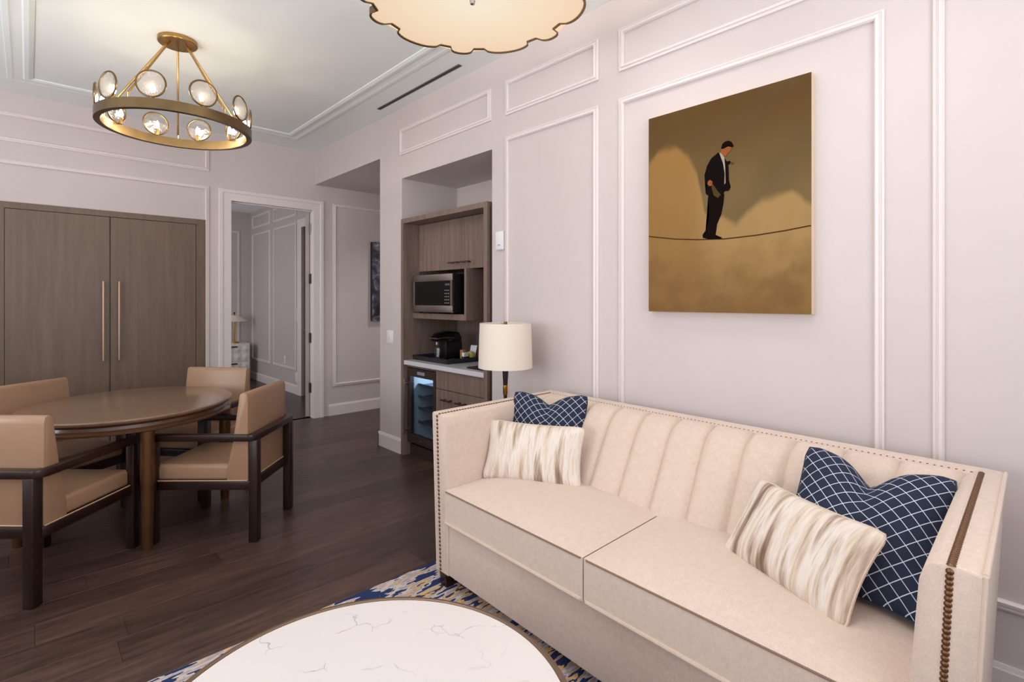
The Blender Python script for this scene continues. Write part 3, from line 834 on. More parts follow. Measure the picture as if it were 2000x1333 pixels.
SM = lambda a, b_, x: (lambda q: q * q * (3 - 2 * q))(max(0, min(1, (x - a) / (b_ - a))))
nu, nv = 150, 196
me = bpy.data.meshes.new('paint_layer')
vs = []; cols = []
for j in range(nv + 1):
    for i in range(nu + 1):
        yy = PY1 + (PY0 - PY1) * i / nu; zz = PZ0 + (PZ1 - PZ0) * j / nv
        vs.append((CXP, yy, zz))
        n1 = noise.fractal(Vector((yy * 4, zz * 4, 3)), 1, 2, 5); n2 = noise.fractal(Vector((yy * 9, zz * 9, 9)), 1, 2, 4)
        sky = mixc(sr(134, 116, 84), sr(104, 80, 44), SM(1.9, 2.42, zz + 0.06 * n1))
        sky = mixc(sky, sr(112, 100, 68), max(0, min(1, 0.35 + 0.8 * n1)) * 0.5)
        left = SM(1.15, 1.35, yy)
        cloud = mixc(sr(188, 160, 116), sr(172, 138, 88), left)
        cloud = mixc(cloud, sr(150, 116, 66), SM(1.78, 1.42, zz + 0.10 * n1) * 0.85)
        cloud = mixc(cloud, sr(128, 96, 50), max(0, min(1, 0.5 + n2 + n1)) * SM(1.95, 1.5, zz) * 0.55)
        soft = 0.02 + 0.02 * abs(n1)
        cols.append(mixc(sky, cloud, SM(-soft, soft, cloud_top(yy) - zz + 0.012 * n2)))
W_ = nu + 1
me.from_pydata(vs, [], [(j * W_ + i, (j + 1) * W_ + i, (j + 1) * W_ + i + 1, j * W_ + i + 1) for j in range(nv) for i in range(nu)])
ca = me.color_attributes.new('paint', 'FLOAT_COLOR', 'POINT')
for k, c_ in enumerate(cols): ca.data[k].color = (c_[0] * .68, c_[1] * .60, c_[2] * .45, 1)
me.materials.append(M['painted_canvas']); me.update()
pl = bpy.data.objects.new('paint_layer', me); C.objects.link(pl); pl.parent = t
FIG = [
    ('rope', 'paint_rope', None, .0008),
    ('trousers', 'paint_trouser', [(1.2167, 1.9802), (1.1342, 1.9742), (1.1385, 1.9288), (1.1491, 1.8757), (1.1707, 1.8276), (1.1793, 1.7714), (1.21, 1.7742), (1.2323, 1.7913), (1.2145, 1.8537), (1.2123, 1.909)], .0012),
    ('shoes', 'paint_black', [(1.2467, 1.7818), (1.2323, 1.7999), (1.21, 1.7806), (1.175, 1.7731), (1.1449, 1.7578), (1.1534, 1.7527), (1.2145, 1.7566), (1.2458, 1.7658)], .0016),
    ('sleeve', 'paint_suit', [(1.13, 2.1322), (1.1069, 2.1319), (1.1007, 2.1224), (1.1111, 2.114), (1.1216, 2.1118)], .0012),
    ('far_hand', 'paint_shadow_skin', [(1.1048, 2.124), (1.0862, 2.1195), (1.0882, 2.1117), (1.0986, 2.1104)], .0014),
    ('jacket', 'paint_suit', [(1.1642, 2.1853), (1.2012, 2.1632), (1.2234, 2.129), (1.2368, 2.0843), (1.2323, 2.0534), (1.2234, 2.0305), (1.2301, 1.9886), (1.2189, 1.9784), (1.175, 1.9592), (1.1491, 1.9597), (1.1321, 1.9864), (1.1111, 1.9853), (1.1027, 2.0026), (1.1111, 2.0372), (1.1132, 2.104), (1.1237, 2.1352), (1.1342, 2.1520)], .0016),
    ('shirt', 'paint_shirt', [(1.1599, 2.1823), (1.1491, 2.178), (1.1342, 2.154), (1.13, 2.1072), (1.1279, 2.0275), (1.1342, 2.0202), (1.1321, 2.0742), (1.1406, 2.1259), (1.1513, 2.1574)], .0020),
    ('bag', 'paint_bag', [(1.1946, 2.0343), (1.1707, 1.9966), (1.1513, 1.9726), (1.1663, 1.9579), (1.1881, 1.9738), (1.199, 2.0137)], .0020),
    ('hand', 'paint_skin', [(1.2189, 2.049), (1.2078, 2.0557), (1.1946, 2.0449), (1.1968, 2.024), (1.2123, 2.0244), (1.2211, 2.0365)], .0024),
    ('face', 'paint_skin', [(1.1449, 2.2022), (1.1321, 2.2058), (1.1111, 2.2033), (1.0973, 2.1962), (1.1027, 2.1828), (1.1153, 2.1709), (1.1279, 2.1589), (1.1385, 2.1653), (1.1534, 2.1809), (1.1491, 2.1947)], .0022),
    ('hair', 'paint_hair', [(1.1513, 2.2015), (1.1449, 2.2211), (1.1321, 2.2308), (1.1153, 2.2333), (1.0986, 2.2233), (1.0882, 2.2024), (1.0924, 2.1951), (1.1027, 2.1994), (1.1153, 2.2042), (1.1321, 2.2037), (1.1406, 2.1971)], .0026),
]
ROPE = [(1.5599, 1.801), (1.4024, 1.7731), (1.2679, 1.7585), (1.1327, 1.7509), (0.9886, 1.7546), (0.856, 1.7644), (0.7476, 1.7767)]
for nm, mt, poly, dx in FIG:
    b = B()
    if poly is None:
        top = [(y_, z_ + .0028) for y_, z_ in ROPE]; bot = [(y_, z_ - .0028) for y_, z_ in ROPE]
        n_ = len(ROPE)
        b.quads([(CXP - dx, *q) for q in top + bot], [(i, i + 1, n_ + i + 1, n_ + i) for i in range(n_ - 1)])
    else:
        b.quads([(CXP - dx, *q) for q in poly], [tuple(range(len(poly)))])
        bmesh.ops.triangulate(b.bm, faces=b.bm.faces[:])
    o = b.build('painted_' + nm, mt, pl, smooth=0)

t = thing('corridor_picture', 'dark blue-grey abstract canvas in the corridor, half hidden by the pillar', 'painting', (3.65, DY - .022, 1.69))
B().box(-.352, .352, -.021, .02, -.522, .522).build('frame', 'black', t, smooth=0)
B().box(-.349, .349, -.023, -.0205, -.519, .519).build('print', 'dark_print', t, smooth=0)

# ------------------------------------------------------------------ dining table
TC = (0.505, 4.195)
t = thing('dining_table', 'round brown wooden dining table with bronze legs between four tan chairs', 'dining table', (*TC, 0))
ROT = math.atan2(0.894, 0.449)
ea, eb = 0.622, 0.575
B().lathe([(0, .752), (.985, .752), (.992, .756), (1.0, .764), (1.0, .768), (.992, .774), (.975, .776), (0, .776)], seg=96, sx=ea, sy=eb, rot=ROT).build('top', 'table_wood', t)
B().lathe([(0, .69), (.975, .69), (.985, .694), (.987, .704), (.972, .712), (.955, .718), (.945, .735), (.958, .745), (.975, .752), (0, .752)], seg=96, sx=ea, sy=eb, rot=ROT).build('apron', 'table_edge', t)
for (lx, ly) in ((0, -.565), (.545, -.01), (0, .565), (-.545, -.01)):
    B().lathe([(0, 0), (.026, 0), (.028, .01), (.037, .45), (.037, .69), (0, .69)], seg=24).build('leg', 'bronze_leg', t, loc=(lx, ly, 0))


# ------------------------------------------------------------------ dining chairs (local: seat front towards +Y)
def u_path(hw, yf, yb, r, n=6):
    pts = [(-hw, yf)]
    for k in range(n + 1):
        a = PI + (PI / 2) * k / n
        pts.append((-hw + r + r * math.cos(a), yb + r + r * math.sin(a)))
    for k in range(n + 1):
        a = 1.5 * PI + (PI / 2) * k / n
        pts.append((hw - r + r * math.cos(a), yb + r + r * math.sin(a)))
    pts.append((hw, yf))
    return pts


def u_rail(hw, yf, yb, r, wd, z0, z1, close_front=False):
    b = B(); o_ = u_path(hw, yf, yb, r); i_ = u_path(hw - wd, yf, yb + wd, max(r - wd, .012))
    n = len(o_)
    vo0 = [b.bm.verts.new((x, y, z0)) for x, y in o_]; vo1 = [b.bm.verts.new((x, y, z1)) for x, y in o_]
    vi0 = [b.bm.verts.new((x, y, z0)) for x, y in i_]; vi1 = [b.bm.verts.new((x, y, z1)) for x, y in i_]
    for k in range(n - 1):
        b.bm.faces.new((vo0[k], vo0[k + 1], vo1[k + 1], vo1[k])); b.bm.faces.new((vi0[k + 1], vi0[k], vi1[k], vi1[k + 1]))
        b.bm.faces.new((vo1[k], vo1[k + 1], vi1[k + 1], vi1[k])); b.bm.faces.new((vo0[k + 1], vo0[k], vi0[k], vi0[k + 1]))
    b.bm.faces.new((vo0[0], vo1[0], vi1[0], vi0[0])); b.bm.faces.new((vo0[-1], vi0[-1], vi1[-1], vo1[-1]))
    if close_front: b.box(-hw, hw, yf - wd, yf, z0, z1)
    bmesh.ops.recalc_face_normals(b.bm, faces=b.bm.faces[:])
    es = [e for e in b.bm.edges if len(e.link_faces) == 2 and e.calc_face_angle(0) > 1.2]
    bmesh.ops.bevel(b.bm, geom=es, offset=.003, segments=2, affect='EDGES', profile=0.5)
    return b


def make_chair():
    t = thing('dining_chair', 'chair', 'chair', group='tan armchairs around the dining table')
    u_rail(.275, .31, -.285, .055, .045, .318, .368, True).build('seat_rail', 'espresso', t)
    u_rail(.292, .335, -.315, .06, .05, .610, .648).build('arm_rail', 'espresso', t)
    for sx in (-1, 1):
        B().box(sx * .235 - .027, sx * .235 + .027, -.311, -.259, 0, .612, bev=.006).build('leg', 'espresso', t)
        B().box(sx * .265 - .024, sx * .265 + .024, .275, .325, 0, .612, bev=.006).build('leg', 'espresso', t)
    # upholstered seat
    b = B(); b.box(-.252, .252, -.235, .297, .366, .462, bev=.022, seg=4)
    for v in b.bm.verts:
        if v.co.z > .44: v.co.z += .014 * (1 - (v.co.x / .25) ** 2) * (1 - ((v.co.y - .03) / .27) ** 2)
    b.build('seat', 'leather', t)
    # wedge shaped upholstered back
    b = B()
    prof = [(-.258, .366), (-.256, .86), (-.250, .885), (-.235, .893), (-.212, .890), (-.203, .87), (-.165, .60), (-.130, .44), (-.128, .366)]
    b.prism(prof, 'x', -.262, .262, bev=.008)
    b.build('backrest', 'leather', t)
    b = B(); b.tube([(-.258, -.262, .371), (.258, -.262, .371)], .0035, 6); b.tube([(-.266, -.255, .371), (-.266, .29, .371)], .0035, 6); b.tube([(.266, -.255, .371), (.266, .29, .371)], .0035, 6)
    b.build('piping', 'leather_seam', t)
    return t


CH = [  # centre of the back's top edge, forward direction, label
    ((-0.115, 3.520), (0.700, 0.714), 'tan leather armchair nearest the camera on the left of the round table'),
    ((1.115, 3.525), (-0.735, 0.678), 'tan leather armchair on the right of the round table, back towards the rug'),
    ((1.150, 4.760), (-0.764, -0.645), 'tan leather armchair on the far side of the table in front of the bedroom doorway'),
    ((-0.020, 4.765), (0.570, -0.820), 'tan leather armchair on the far left of the table in front of the wardrobe'),
]
ch0 = make_chair()
for k, (c_, f_, lab) in enumerate(CH):
    o = ch0 if k == 0 else copy_tree(ch0)
    f_ = Vector(f_).normalized()
    o.location = (c_[0] + f_.x * .232, c_[1] + f_.y * .232, 0)
    o.rotation_euler = (0, 0, math.atan2(-f_.x, f_.y))
    o['label'] = lab

# ------------------------------------------------------------------ ring chandelier
CC = (0.757, 4.19)
t = thing('ring_chandelier', 'brass ring chandelier with ten round crystal discs over the dining table', 'chandelier', (*CC, 0))
B().lathe([(0, H - .03), (.115, H - .03), (.12, H - .024), (.12, H), (0, H)], seg=40).build('canopy', 'brass', t)
RR, RZ0, RZ1 = .458, 2.618, 2.680
B().lathe([(RR, RZ0), (RR, RZ1), (RR - .035, RZ1), (RR - .035, RZ0), (RR, RZ0)], seg=96).build('ring', 'brass_dark', t, smooth=25)
A0 = math.atan2(4.19, .757)       # the first rod points away from the seating area
for k in range(5):
    a = A0 + k * 2 * PI / 5
    ca, sa = math.cos(a), math.sin(a)
    b = B(); b.tube([(.075 * ca, .075 * sa, H - .03), (.075 * ca, .075 * sa, H - .045)], .006, 8); b.tube([(.078 * ca, .078 * sa, H - .045), ((RR - .02) * ca, (RR - .02) * sa, RZ1 + .03)], .007, 8)
    b.tube([((RR - .018) * ca, (RR - .018) * sa, RZ1 + .035), ((RR - .018) * ca, (RR - .018) * sa, RZ1 - .002)], .005, 8)
    b.build('rod', 'brass', t)
disc = None
for k in range(10):
    a = A0 + PI / 10 + k * PI / 5
    # disc stands on the ring, facing outwards (local +X is outwards)
    if disc is None:
        d_ = empty('crystal_disc'); d_.parent = t
        def ring_yz(r, x, n=36): return [(x, r * math.cos(2 * PI * i / n), r * math.sin(2 * PI * i / n)) for i in range(n)]
        b = B(); b.tube(ring_yz(.080, 0), .006, 8, closed=True); b.build('rim', 'brass_dark', d_, smooth=60)
        b = B(); pr_ = [(0, .016), (.03, .0145), (.055, .010), (.077, .003)]
        vs = []; fs = []; n = 32
        for s_ in (1, -1):
            base = len(vs)
            for (r, h) in pr_:
                for i in range(n): vs.append((s_ * h, r * math.cos(2 * PI * i / n), r * math.sin(2 * PI * i / n)))
            for q in range(len(pr_) - 1):
                for i in range(n): fs.append((base + q * n + i, base + q * n + (i + 1) % n, base + (q + 1) * n + (i + 1) % n, base + (q + 1) * n + i))
        b.quads(vs, fs); bmesh.ops.remove_doubles(b.bm, verts=b.bm.verts[:], dist=1e-5); b.build('lens', 'crystal', d_, smooth=60)
        b = B(); b.tube([(0, 0, -.080), (0, 0, -.094)], .006, 8); b.tube([(-.034, 0, -.094), (-.034, 0, -.045)], .010, 10); b.tube([(0, 0, -.09), (-.034, 0, -.09)], .005, 8); b.build('candle_socket', 'brass', d_)
        B().lathe([(0, -.045), (.008, -.042), (.013, -.025), (.010, -.005), (0, .015)], -.034, 0, 12).build('bulb', 'bulb', d_)
        disc = d_
    else:
        d_ = copy_tree(disc, t)
    d_.location = ((RR - .012) * math.cos(a), (RR - .012) * math.sin(a), RZ1 + .090)
    d_.rotation_euler = (0, 0, a)

# ------------------------------------------------------------------ scalloped pendant over the seating area
PC = (1.505, 1.868)
PZ = 2.85
t = thing('scalloped_pendant', 'large cloud-shaped ceiling light with brass scalloped edge and glowing cream diffuser', 'ceiling light', (*PC, PZ))


def scallop(off=0.0):
    pts = []
    n0 = .482
    for k in range(6):
        cs = math.radians(58 + 60 * k)             # small lobe centre
        cg = math.radians(88 + 60 * k)             # large lobe centre
        for (c_, hw, rise) in ((cs, math.radians(7.6), .060), (cg, math.radians(15.2), .058)):
            n = 10 if rise == .060 else 18
            for i in range(n + 1):
                q = -1 + 2 * i / n
                rr = n0 + rise * math.sqrt(max(0, 1 - abs(q) ** 2.4)) + off
                pts.append((rr * math.cos(c_ + q * hw), rr * math.sin(c_ + q * hw)))
    return pts


so, si = scallop(0.0), scallop(-.012)
n = len(so)
b = B(); b.quads([(x, y, 0) for x, y in si] , [tuple(range(n))]); bmesh.ops.triangulate(b.bm, faces=b.bm.faces[:])
b.build('diffuser', 'diffuser', t, smooth=0)
b = B()
vs = [(x, y, -.006) for x, y in so] + [(x, y, .03) for x, y in so] + [(x, y, -.006) for x, y in si] + [(x, y, .03) for x, y in si]
fs = []
for i in range(n):
    j = (i + 1) % n
    fs += [(i, j, n + j, n + i), (2 * n + j, 2 * n + i, 3 * n + i, 3 * n + j), (j, i, 2 * n + i, 2 * n + j), (n + i, n + j, 3 * n + j, 3 * n + i)]
b.quads(vs, fs).build('edge_band', 'brass_dark', t, smooth=50)
s2, s3 = scallop(-.004), scallop(-.008)
b = B(); vs = [(x, y, .03) for x, y in s2] + [(x, y, .17) for x, y in s2] + [(x, y, .03) for x, y in s3] + [(x, y, .17) for x, y in s3]
b.quads(vs, fs).build('side_wall', 'shade', t, smooth=50)
b = B(); b.lathe([(0, -.03), (.010, -.026), (.014, -.012), (.008, 0), (0, 0)], seg=16); b.build('finial', 'steel', t)
b = B(); b.lathe([(0, .38), (.011, .38), (.011, 0.002), (0, 0.002)], seg=12); b.build('stem', 'brass', t)
b = B(); b.lathe([(0, .37), (.09, .37), (.095, .376), (.095, .40), (0, .40)], seg=32); b.build('canopy', 'brass', t)
for k in range(3):
    a = 2 * PI * k / 3 + .4
    b = B(); b.tube([(0.01 * math.cos(a), .01 * math.sin(a), .10), (.2 * math.cos(a), .2 * math.sin(a), .10)], .006, 8); b.build('lamp_arm', 'brass', t)
    pl_ = bpy.data.lights.new('pendant_lamp', 'POINT'); pl_.energy = 6; pl_.color = (1.0, .95, .90); pl_.shadow_soft_size = .04  # lamps added inside the open drum to brighten the ceiling
    po = bpy.data.objects.new('pendant_lamp', pl_); C.objects.link(po); po.location = (PC[0] + .25 * math.cos(a), PC[1] + .25 * math.sin(a), PZ + .10)

# ------------------------------------------------------------------ rug and coffee table
o = B().box(-1.6, 2.45, -1.3, 2.352, 0.0002, .012, bev=.003).build('area_rug', 'rug_pile', smooth=0)
tag(o, 'navy, gold and cream streaked area rug under the sofa and coffee table', 'rug')
RGZ = .0122
t = thing('coffee_table', 'round white veined stone coffee table with a bronze rim in front of the sofa', 'coffee table', (0.571, 1.127, RGZ))
zt = .45 - RGZ
B().lathe([(0, zt - .02), (.501, zt - .02), (.501, zt - .001), (0, zt - .001)], seg=128).build('top', 'quartz', t, smooth=30)
B().lathe([(.502, zt - .045), (.502, zt), (.507, zt + .003), (.514, zt + .003), (.52, zt - .003), (.52, zt - .045), (.502, zt - .045)], seg=128).build('rim', 'rim_bronze', t, smooth=30)
B().lathe([(0, zt - .045), (.5, zt - .045), (.5, zt - .021), (0, zt - .021)], seg=64).build('support_disc', 'espresso', t, smooth=30)
for k in range(4):
    a = PI / 4 + k * PI / 2
    b = B(); b.tube([(.40 * math.cos(a), .40 * math.sin(a), 0), (.40 * math.cos(a), .40 * math.sin(a), zt - .045)], .016, 12); b.build('leg', 'rim_bronze', t)
B().lathe([(.41, .05), (.41, .075), (.385, .075), (.385, .05), (.41, .05)], seg=64).build('base_ring', 'rim_bronze', t, smooth=30)

# ------------------------------------------------------------------ sofa (local: x depth from front, y along the length, far end +)
t = thing('sofa', 'cream fabric tuxedo sofa with channel-tufted back and bronze nailhead trim', 'sofa', (1.482, 1.15, RGZ), math.radians(-1.5))
dz = -RGZ
ZB, ZA = .085 + dz, .872 + dz
# base and apron
B().box(.006, .88, -.93, .93, ZB, .343 + dz, bev=.008).build('base', 'sofa_fabric', t)


def arm(sg):
    b = B()
    prof = [(1.008, ZB), (1.046, ZA - .006), (1.042, ZA), (.990, ZA + .002), (.965, ZA), (.945, ZA - .012), (.934, ZA - .05), (.915, .55 + dz), (.908, .35 + dz), (.908, ZB)]
    # extrude with a rounded front
    b.prism([(sg * y_, z_) for y_, z_ in prof], 'x', 0.0, .93, bev=.006)
    return b.build('arm', 'sofa_fabric', t)


arm(1); arm(-1)
for sg in (1, -1):
    b = B(); b.tube([(.004, sg * 1.046, ZA - .002), (.92, sg * 1.046, ZA - .002)], .006, 8); b.tube([(.003, sg * 1.009, ZB), (.003, sg * 1.046, ZA - .002)], .005, 8)
    b.build('arm_piping', 'sofa_piping', t)
# back: frame + channels
bp_ = [(.52, ZB), (.52, .50 + dz), (.83, ZA - .03), (.835, ZA), (.925, ZA + .002), (.932, ZA - .006), (.915, ZB)]
b = B(); b.prism([(x, z) for x, z in bp_], 'y', -1.0, 1.0, bev=.004); b.build('back', 'sofa_fabric', t)
NCH = 11; CW = 1.90 / NCH
PB = [(.488, .46), (.497, .52), (.545, .60), (.603, .70), (.650, .78), (.690, .835), (.735, .868), (.785, .880), (.822, .876), (.838, .866)]
chn = None
for k in range(NCH):
    yc = .95 - CW * (k + .5)
    if chn is None:
        vs = []; fs = []; nn = 12
        for q, (x, z) in enumerate(PB):
            nxt = PB[min(q + 1, len(PB) - 1)]; prv = PB[max(q - 1, 0)]
            tx, tz = nxt[0] - prv[0], nxt[1] - prv[1]; l_ = math.hypot(tx, tz); nxn, nzn = -tz / l_, tx / l_
            for i in range(nn + 1):
                s_ = -1 + 2 * i / nn
                h = -.026 * (abs(s_) ** 7) * (1 if q < len(PB) - 2 else .4)
                vs.append((x + nxn * h, s_ * CW / 2, z + dz + nzn * h))
        for q in range(len(PB) - 1):
            for i in range(nn): fs.append((q * (nn + 1) + i, q * (nn + 1) + i + 1, (q + 1) * (nn + 1) + i + 1, (q + 1) * (nn + 1) + i))
        chn = B().quads(vs, fs).build('back_channel', 'sofa_fabric', t, smooth=50, loc=(0, yc, 0))
    else: share(chn, 'back_channel', t, (0, yc, 0))
# seat cushions
for (y0, y1) in ((.033, .912), (-.912, .027)):
    b = B(); z0, z1 = .357 + dz, .515 + dz
    vs = []; fs = []; nx, ny = 14, 20
    cxm, cym = .278, (y0 + y1) / 2; hx, hy = .298, (y1 - y0) / 2
    for s_ in (1, 0):
        for i in range(nx + 1):
            for j in range(ny + 1):
                u_, v_ = -1 + 2 * i / nx, -1 + 2 * j / ny
                crown = (1 - u_ ** 4) * (1 - v_ ** 4)
                z = (z1 + .036 * crown) if s_ else z0
                vs.append((cxm + u_ * hx, cym + v_ * hy, z))
    NN = (nx + 1) * (ny + 1); W_ = ny + 1
    for i in range(nx):
        for j in range(ny):
            q = i * W_ + j
            fs.append((q, q + 1, q + W_ + 1, q + W_)); fs.append((NN + q, NN + q + W_, NN + q + W_ + 1, NN + q + 1))
    for j in range(ny):
        fs.append((j, NN + j, NN + j + 1, j + 1)); q = nx * W_ + j; fs.append((q, q + 1, NN + q + 1, NN + q))
    for i in range(nx):
        q = i * W_; fs.append((q, q + W_, NN + q + W_, NN + q)); q = i * W_ + ny; fs.append((q, NN + q, NN + q + W_, q + W_))
    cu = b.quads(vs, fs)
    es = [e for e in b.bm.edges if len(e.link_faces) == 2 and e.calc_face_angle(0) > 1.0]
    bmesh.ops.bevel(b.bm, geom=es, offset=.012, segments=3, affect='EDGES', profile=0.5)
    cu = b.build('seat_cushion', 'sofa_fabric', t, smooth=60)
    for z, pm in ((z1 - .004, 'sofa_seam'), (z0 + .004, 'sofa_piping')):  # upper pipe is coloured dark as the crease shade
        bb_ = B(); f_ = cxm - hx
        bb_.tube([(f_ + .5, y1 - .001, z), (f_ + .012, y1 - .001, z), (f_ - .001, y1 - .012, z), (f_ - .001, y0 + .012, z), (f_ + .012, y0 + .001, z), (f_ + .5, y0 + .001, z)], 0.0036 if pm == 'sofa_seam' else .0078, 8)
        bb_.build('piping', pm, cu)
# feet
for sg in (1, -1):
    for x in (.035, .84):
        b = B(); b.prism([(-.022, 0), (.022, 0), (.030, ZB), (-.030, ZB)], 'y', -.026, .026); b.build('foot', 'espresso', t, smooth=0, loc=(x, sg * .965, 0))
# nailheads: those of the near arm one by one, the tiny far ones joined
nb = B(); nb.lathe([(0, .0046), (.0036, .004), (.0066, .002), (.0078, 0), (0, 0)], seg=10)
nail = nb.build('nailhead', 'nail', t, smooth=60)
pos = []
nf = 64
for k in range(nf):
    q = k / (nf - 1)
    pos.append((-.001, -(.955 + (.988 - .955) * q), .10 + dz + (ZA - .012 - .10 - dz) * q))
for k, p_ in enumerate(pos):
    o = nail if k == 0 else share(nail, 'nailhead', t)
    o.location = p_; o.rotation_euler = (0, -PI / 2, 0)


def nail_row(name, pts, axis, sc=1.0):
    me_ = bmesh.new(); src = bmesh.new(); src.from_mesh(nail.data)
    R_ = Matrix.Rotation(-PI / 2, 4, 'Y') if axis == 'x' else Matrix.Identity(4)
    b = B()
    for p_ in pts:
        mp_ = {}
        for v in src.verts: mp_[v.index] = b.bm.verts.new((R_ @ v.co) * sc + Vector(p_))
        for f in src.faces: b.bm.faces.new([mp_[v.index] for v in f.verts])
    src.free(); me_.free()
    o = b.build(name, 'nail', t, smooth=60); o['kind'] = 'stuff'
    return o


nail_row('arm_top_nailheads', [(.004 + k * .0128, -.990, ZA + .0015) for k in range(67)], 'z', 1.15)
nail_row('far_arm_nailheads', [(.004 + k * .0185, .990, ZA + .0015) for k in range(46)] , 'z')
nail_row('far_front_nailheads', [(-.001, .975 + (1.006 - .975) * k / 39, .10 + dz + (ZA - .012 - .10 - dz) * k / 39) for k in range(40)], 'x')
nail_row('back_nailheads', [(.845, -.985 + k * .0195, ZA + .0005) for k in range(102)], 'z', .5)

# the arms run very slightly out of square to the front
SK = .045
seen = {nail.data.name}
for ch in list(t.children) + [g for c_ in t.children for g in c_.children]:
    ch.location.y += SK * ch.location.x
    if ch.data.name in seen or ch.name.startswith('foot'): continue
    seen.add(ch.data.name)
    for v in ch.data.vertices: v.co.y += SK * v.co.x

# ------------------------------------------------------------------ cushions
def cushion(name, label, TL, TR, BL, BR, w, h, thick, chop, mat, pipe, group):
    TL, TR, BL, BR = map(Vector, (TL, TR, BL, BR))
    c_ = (TL + TR + BL + BR) / 4
    ex = ((TR - TL) + (BR - BL)).normalized(); ey = ((TL - BL) + (TR - BR)); ey = (ey - ex * ey.dot(ex)).normalized(); ez = ex.cross(ey)
    n = 36
    vs = []; uvs = []
    def pt(u, v, s_):
        pin = .075
        x = u * w / 2 * (1 - pin * (1 - v * v) * abs(u)); y_ = v * h / 2 * (1 - pin * (1 - u * u) * abs(v))
        cor = max(0, abs(u) + abs(v) - 1.8) ; x *= (1 - .25 * cor); y_ *= (1 - .25 * cor)
        th = thick / 2 * (max(0, 1 - u ** 2) ** .5) * (max(0, 1 - v ** 2) ** .5)
        th = th * (1 + .25 * (u * u + v * v) * .5)
        if chop:
            g = math.exp(-(abs(u) / .30) ** 1.5); vv = ((v + 1) / 2) ** 3
            y_ -= chop * g * vv
            th *= 1 - .45 * math.exp(-(u / .16) ** 2) * vv
        wob = .004 * noise.noise(Vector((x * 14, y_ * 14, s_ * 3 + w)))
        return (x, y_, s_ * (th + (wob if th > .01 else 0)))
    idx = {}
    for s_ in (1, -1):
        for i in range(n + 1):
            for j in range(n + 1):
                if s_ == -1 and (i in (0, n) or j in (0, n)):
                    idx[s_, i, j] = idx[1, i, j]; continue
                u = math.sin(PI / 2 * (-1 + 2 * i / n)); v = math.sin(PI / 2 * (-1 + 2 * j / n))
                idx[s_, i, j] = len(vs); vs.append(pt(u, v, s_)); uvs.append((u * w / 2, v * h / 2))
    fs = []
    for i in range(n):
        for j in range(n):
            fs.append((idx[1, i, j], idx[1, i + 1, j], idx[1, i + 1, j + 1], idx[1, i, j + 1]))
            fs.append((idx[-1, i, j], idx[-1, i, j + 1], idx[-1, i + 1, j + 1], idx[-1, i + 1, j]))
    me = bpy.data.meshes.new(name); me.from_pydata(vs, [], fs)
    uvl = me.uv_layers.new(name='cloth')
    for lp in me.loops: uvl.data[lp.index].uv = uvs[lp.vertex_index]
    for p_ in me.polygons: p_.use_smooth = True
    me.materials.append(M[mat])
    o = bpy.data.objects.new(name, me); C.objects.link(o)
    o.matrix_world = Matrix.Translation(c_) @ Matrix((ex, ey, ez)).transposed().to_4x4()
    tag(o, label, 'cushion', group)
    rim = []
    for i in range(n): rim.append(vs[idx[1, i, 0]])
    for j in range(n): rim.append(vs[idx[1, n, j]])
    for i in range(n, 0, -1): rim.append(vs[idx[1, i, n]])
    for j in range(n, 0, -1): rim.append(vs[idx[1, 0, j]])
    B().tube(rim, .0045, 6, closed=True).build('piping', pipe, o, smooth=60)
    return o


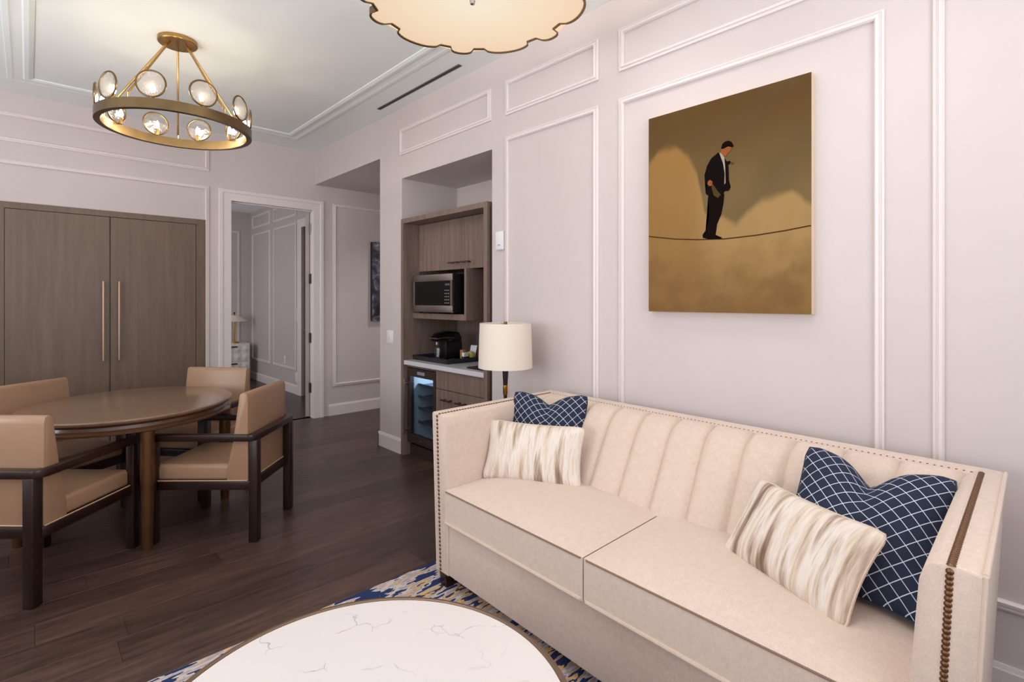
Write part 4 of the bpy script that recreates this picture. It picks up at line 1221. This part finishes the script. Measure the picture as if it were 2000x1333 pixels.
cushion('lumbar_cushion', 'oblong cream and taupe streaked cushion at the far end of the sofa', (1.818, 2.075, .80), (2.053, 1.64, .80), (1.722, 2.075, .527), (1.937, 1.585, .527), .525, .305, .125, 0, 'streaked_cloth', 'sofa_piping', 'cushions on the sofa')
cushion('square_cushion', 'navy lattice cushion standing behind the streaked one at the far end', (2.035, 2.115, .925), (2.215, 1.755, .925), (1.90, 2.065, .53), (2.08, 1.705, .53), .43, .43, .13, .055, 'navy_lattice', 'navy_plain', 'cushions on the sofa')
cushion('lumbar_cushion', 'oblong cream and taupe streaked cushion leaning at the near end of the sofa', (1.995, .756, .775), (1.796, .34, .775), (1.868, .849, .53), (1.647, .418, .53), .50, .305, .125, 0, 'streaked_cloth', 'sofa_piping', 'cushions on the sofa')
cushion('square_cushion', 'navy lattice cushion leaning against the near sofa arm', (2.125, .575, .915), (2.13, .215, .89), (1.775, .655, .56), (1.785, .285, .545), .43, .48, .15, .095, 'navy_lattice', 'navy_plain', 'cushions on the sofa')

# ------------------------------------------------------------------ lamp and side table behind the far sofa arm
LX, LY = 2.28, 2.487
t = thing('side_table', 'small round dark side table behind the far sofa arm carrying the lamp', 'side table', (LX, LY, 0))
B().lathe([(0, .52), (.125, .52), (.13, .526), (.13, .545), (0, .545)], seg=40).build('top', 'espresso', t)
B().lathe([(0, 0), (.12, 0), (.12, .014), (.02, .022), (.018, .52), (0, .52)], seg=28).build('pedestal', 'espresso', t)
t = thing('table_lamp', 'table lamp with cream drum shade and dark stem behind the sofa', 'lamp', (LX, LY, .546))
B().lathe([(0, 0), (.055, 0), (.055, .015), (.016, .025), (.012, .13), (.012, .28), (0, .28)], seg=24).build('base', 'lamp_black', t)
B().lathe([(0, .28), (.0135, .28), (.0158, .288), (.0158, .334), (.015, .343), (0, .343)], seg=20).build('collar', 'gold', t)
B().lathe([(0, .343), (.015, .343), (.0165, .38), (.0205, .44), (.0205, .55), (0, .55)], seg=20).build('neck', 'lamp_black', t)
B().lathe([(.178, .460), (.169, .750), (.166, .750), (.175, .460), (.178, .460)], seg=56).build('shade', 'shade', t)
b = B()
for k in range(3):
    a = 2 * PI * k / 3 + 1; b.tube([(0, 0, .735), (.167 * math.cos(a), .167 * math.sin(a), .742)], .002, 6)
b.tube([(0, 0, .55), (0, 0, .735)], .004, 8)
b.build('spider', 'brass_dark', t)
B().lathe([(0, .735), (.012, .735), (.012, .760), (0, .760)], seg=14).build('finial', 'brass_dark', t)
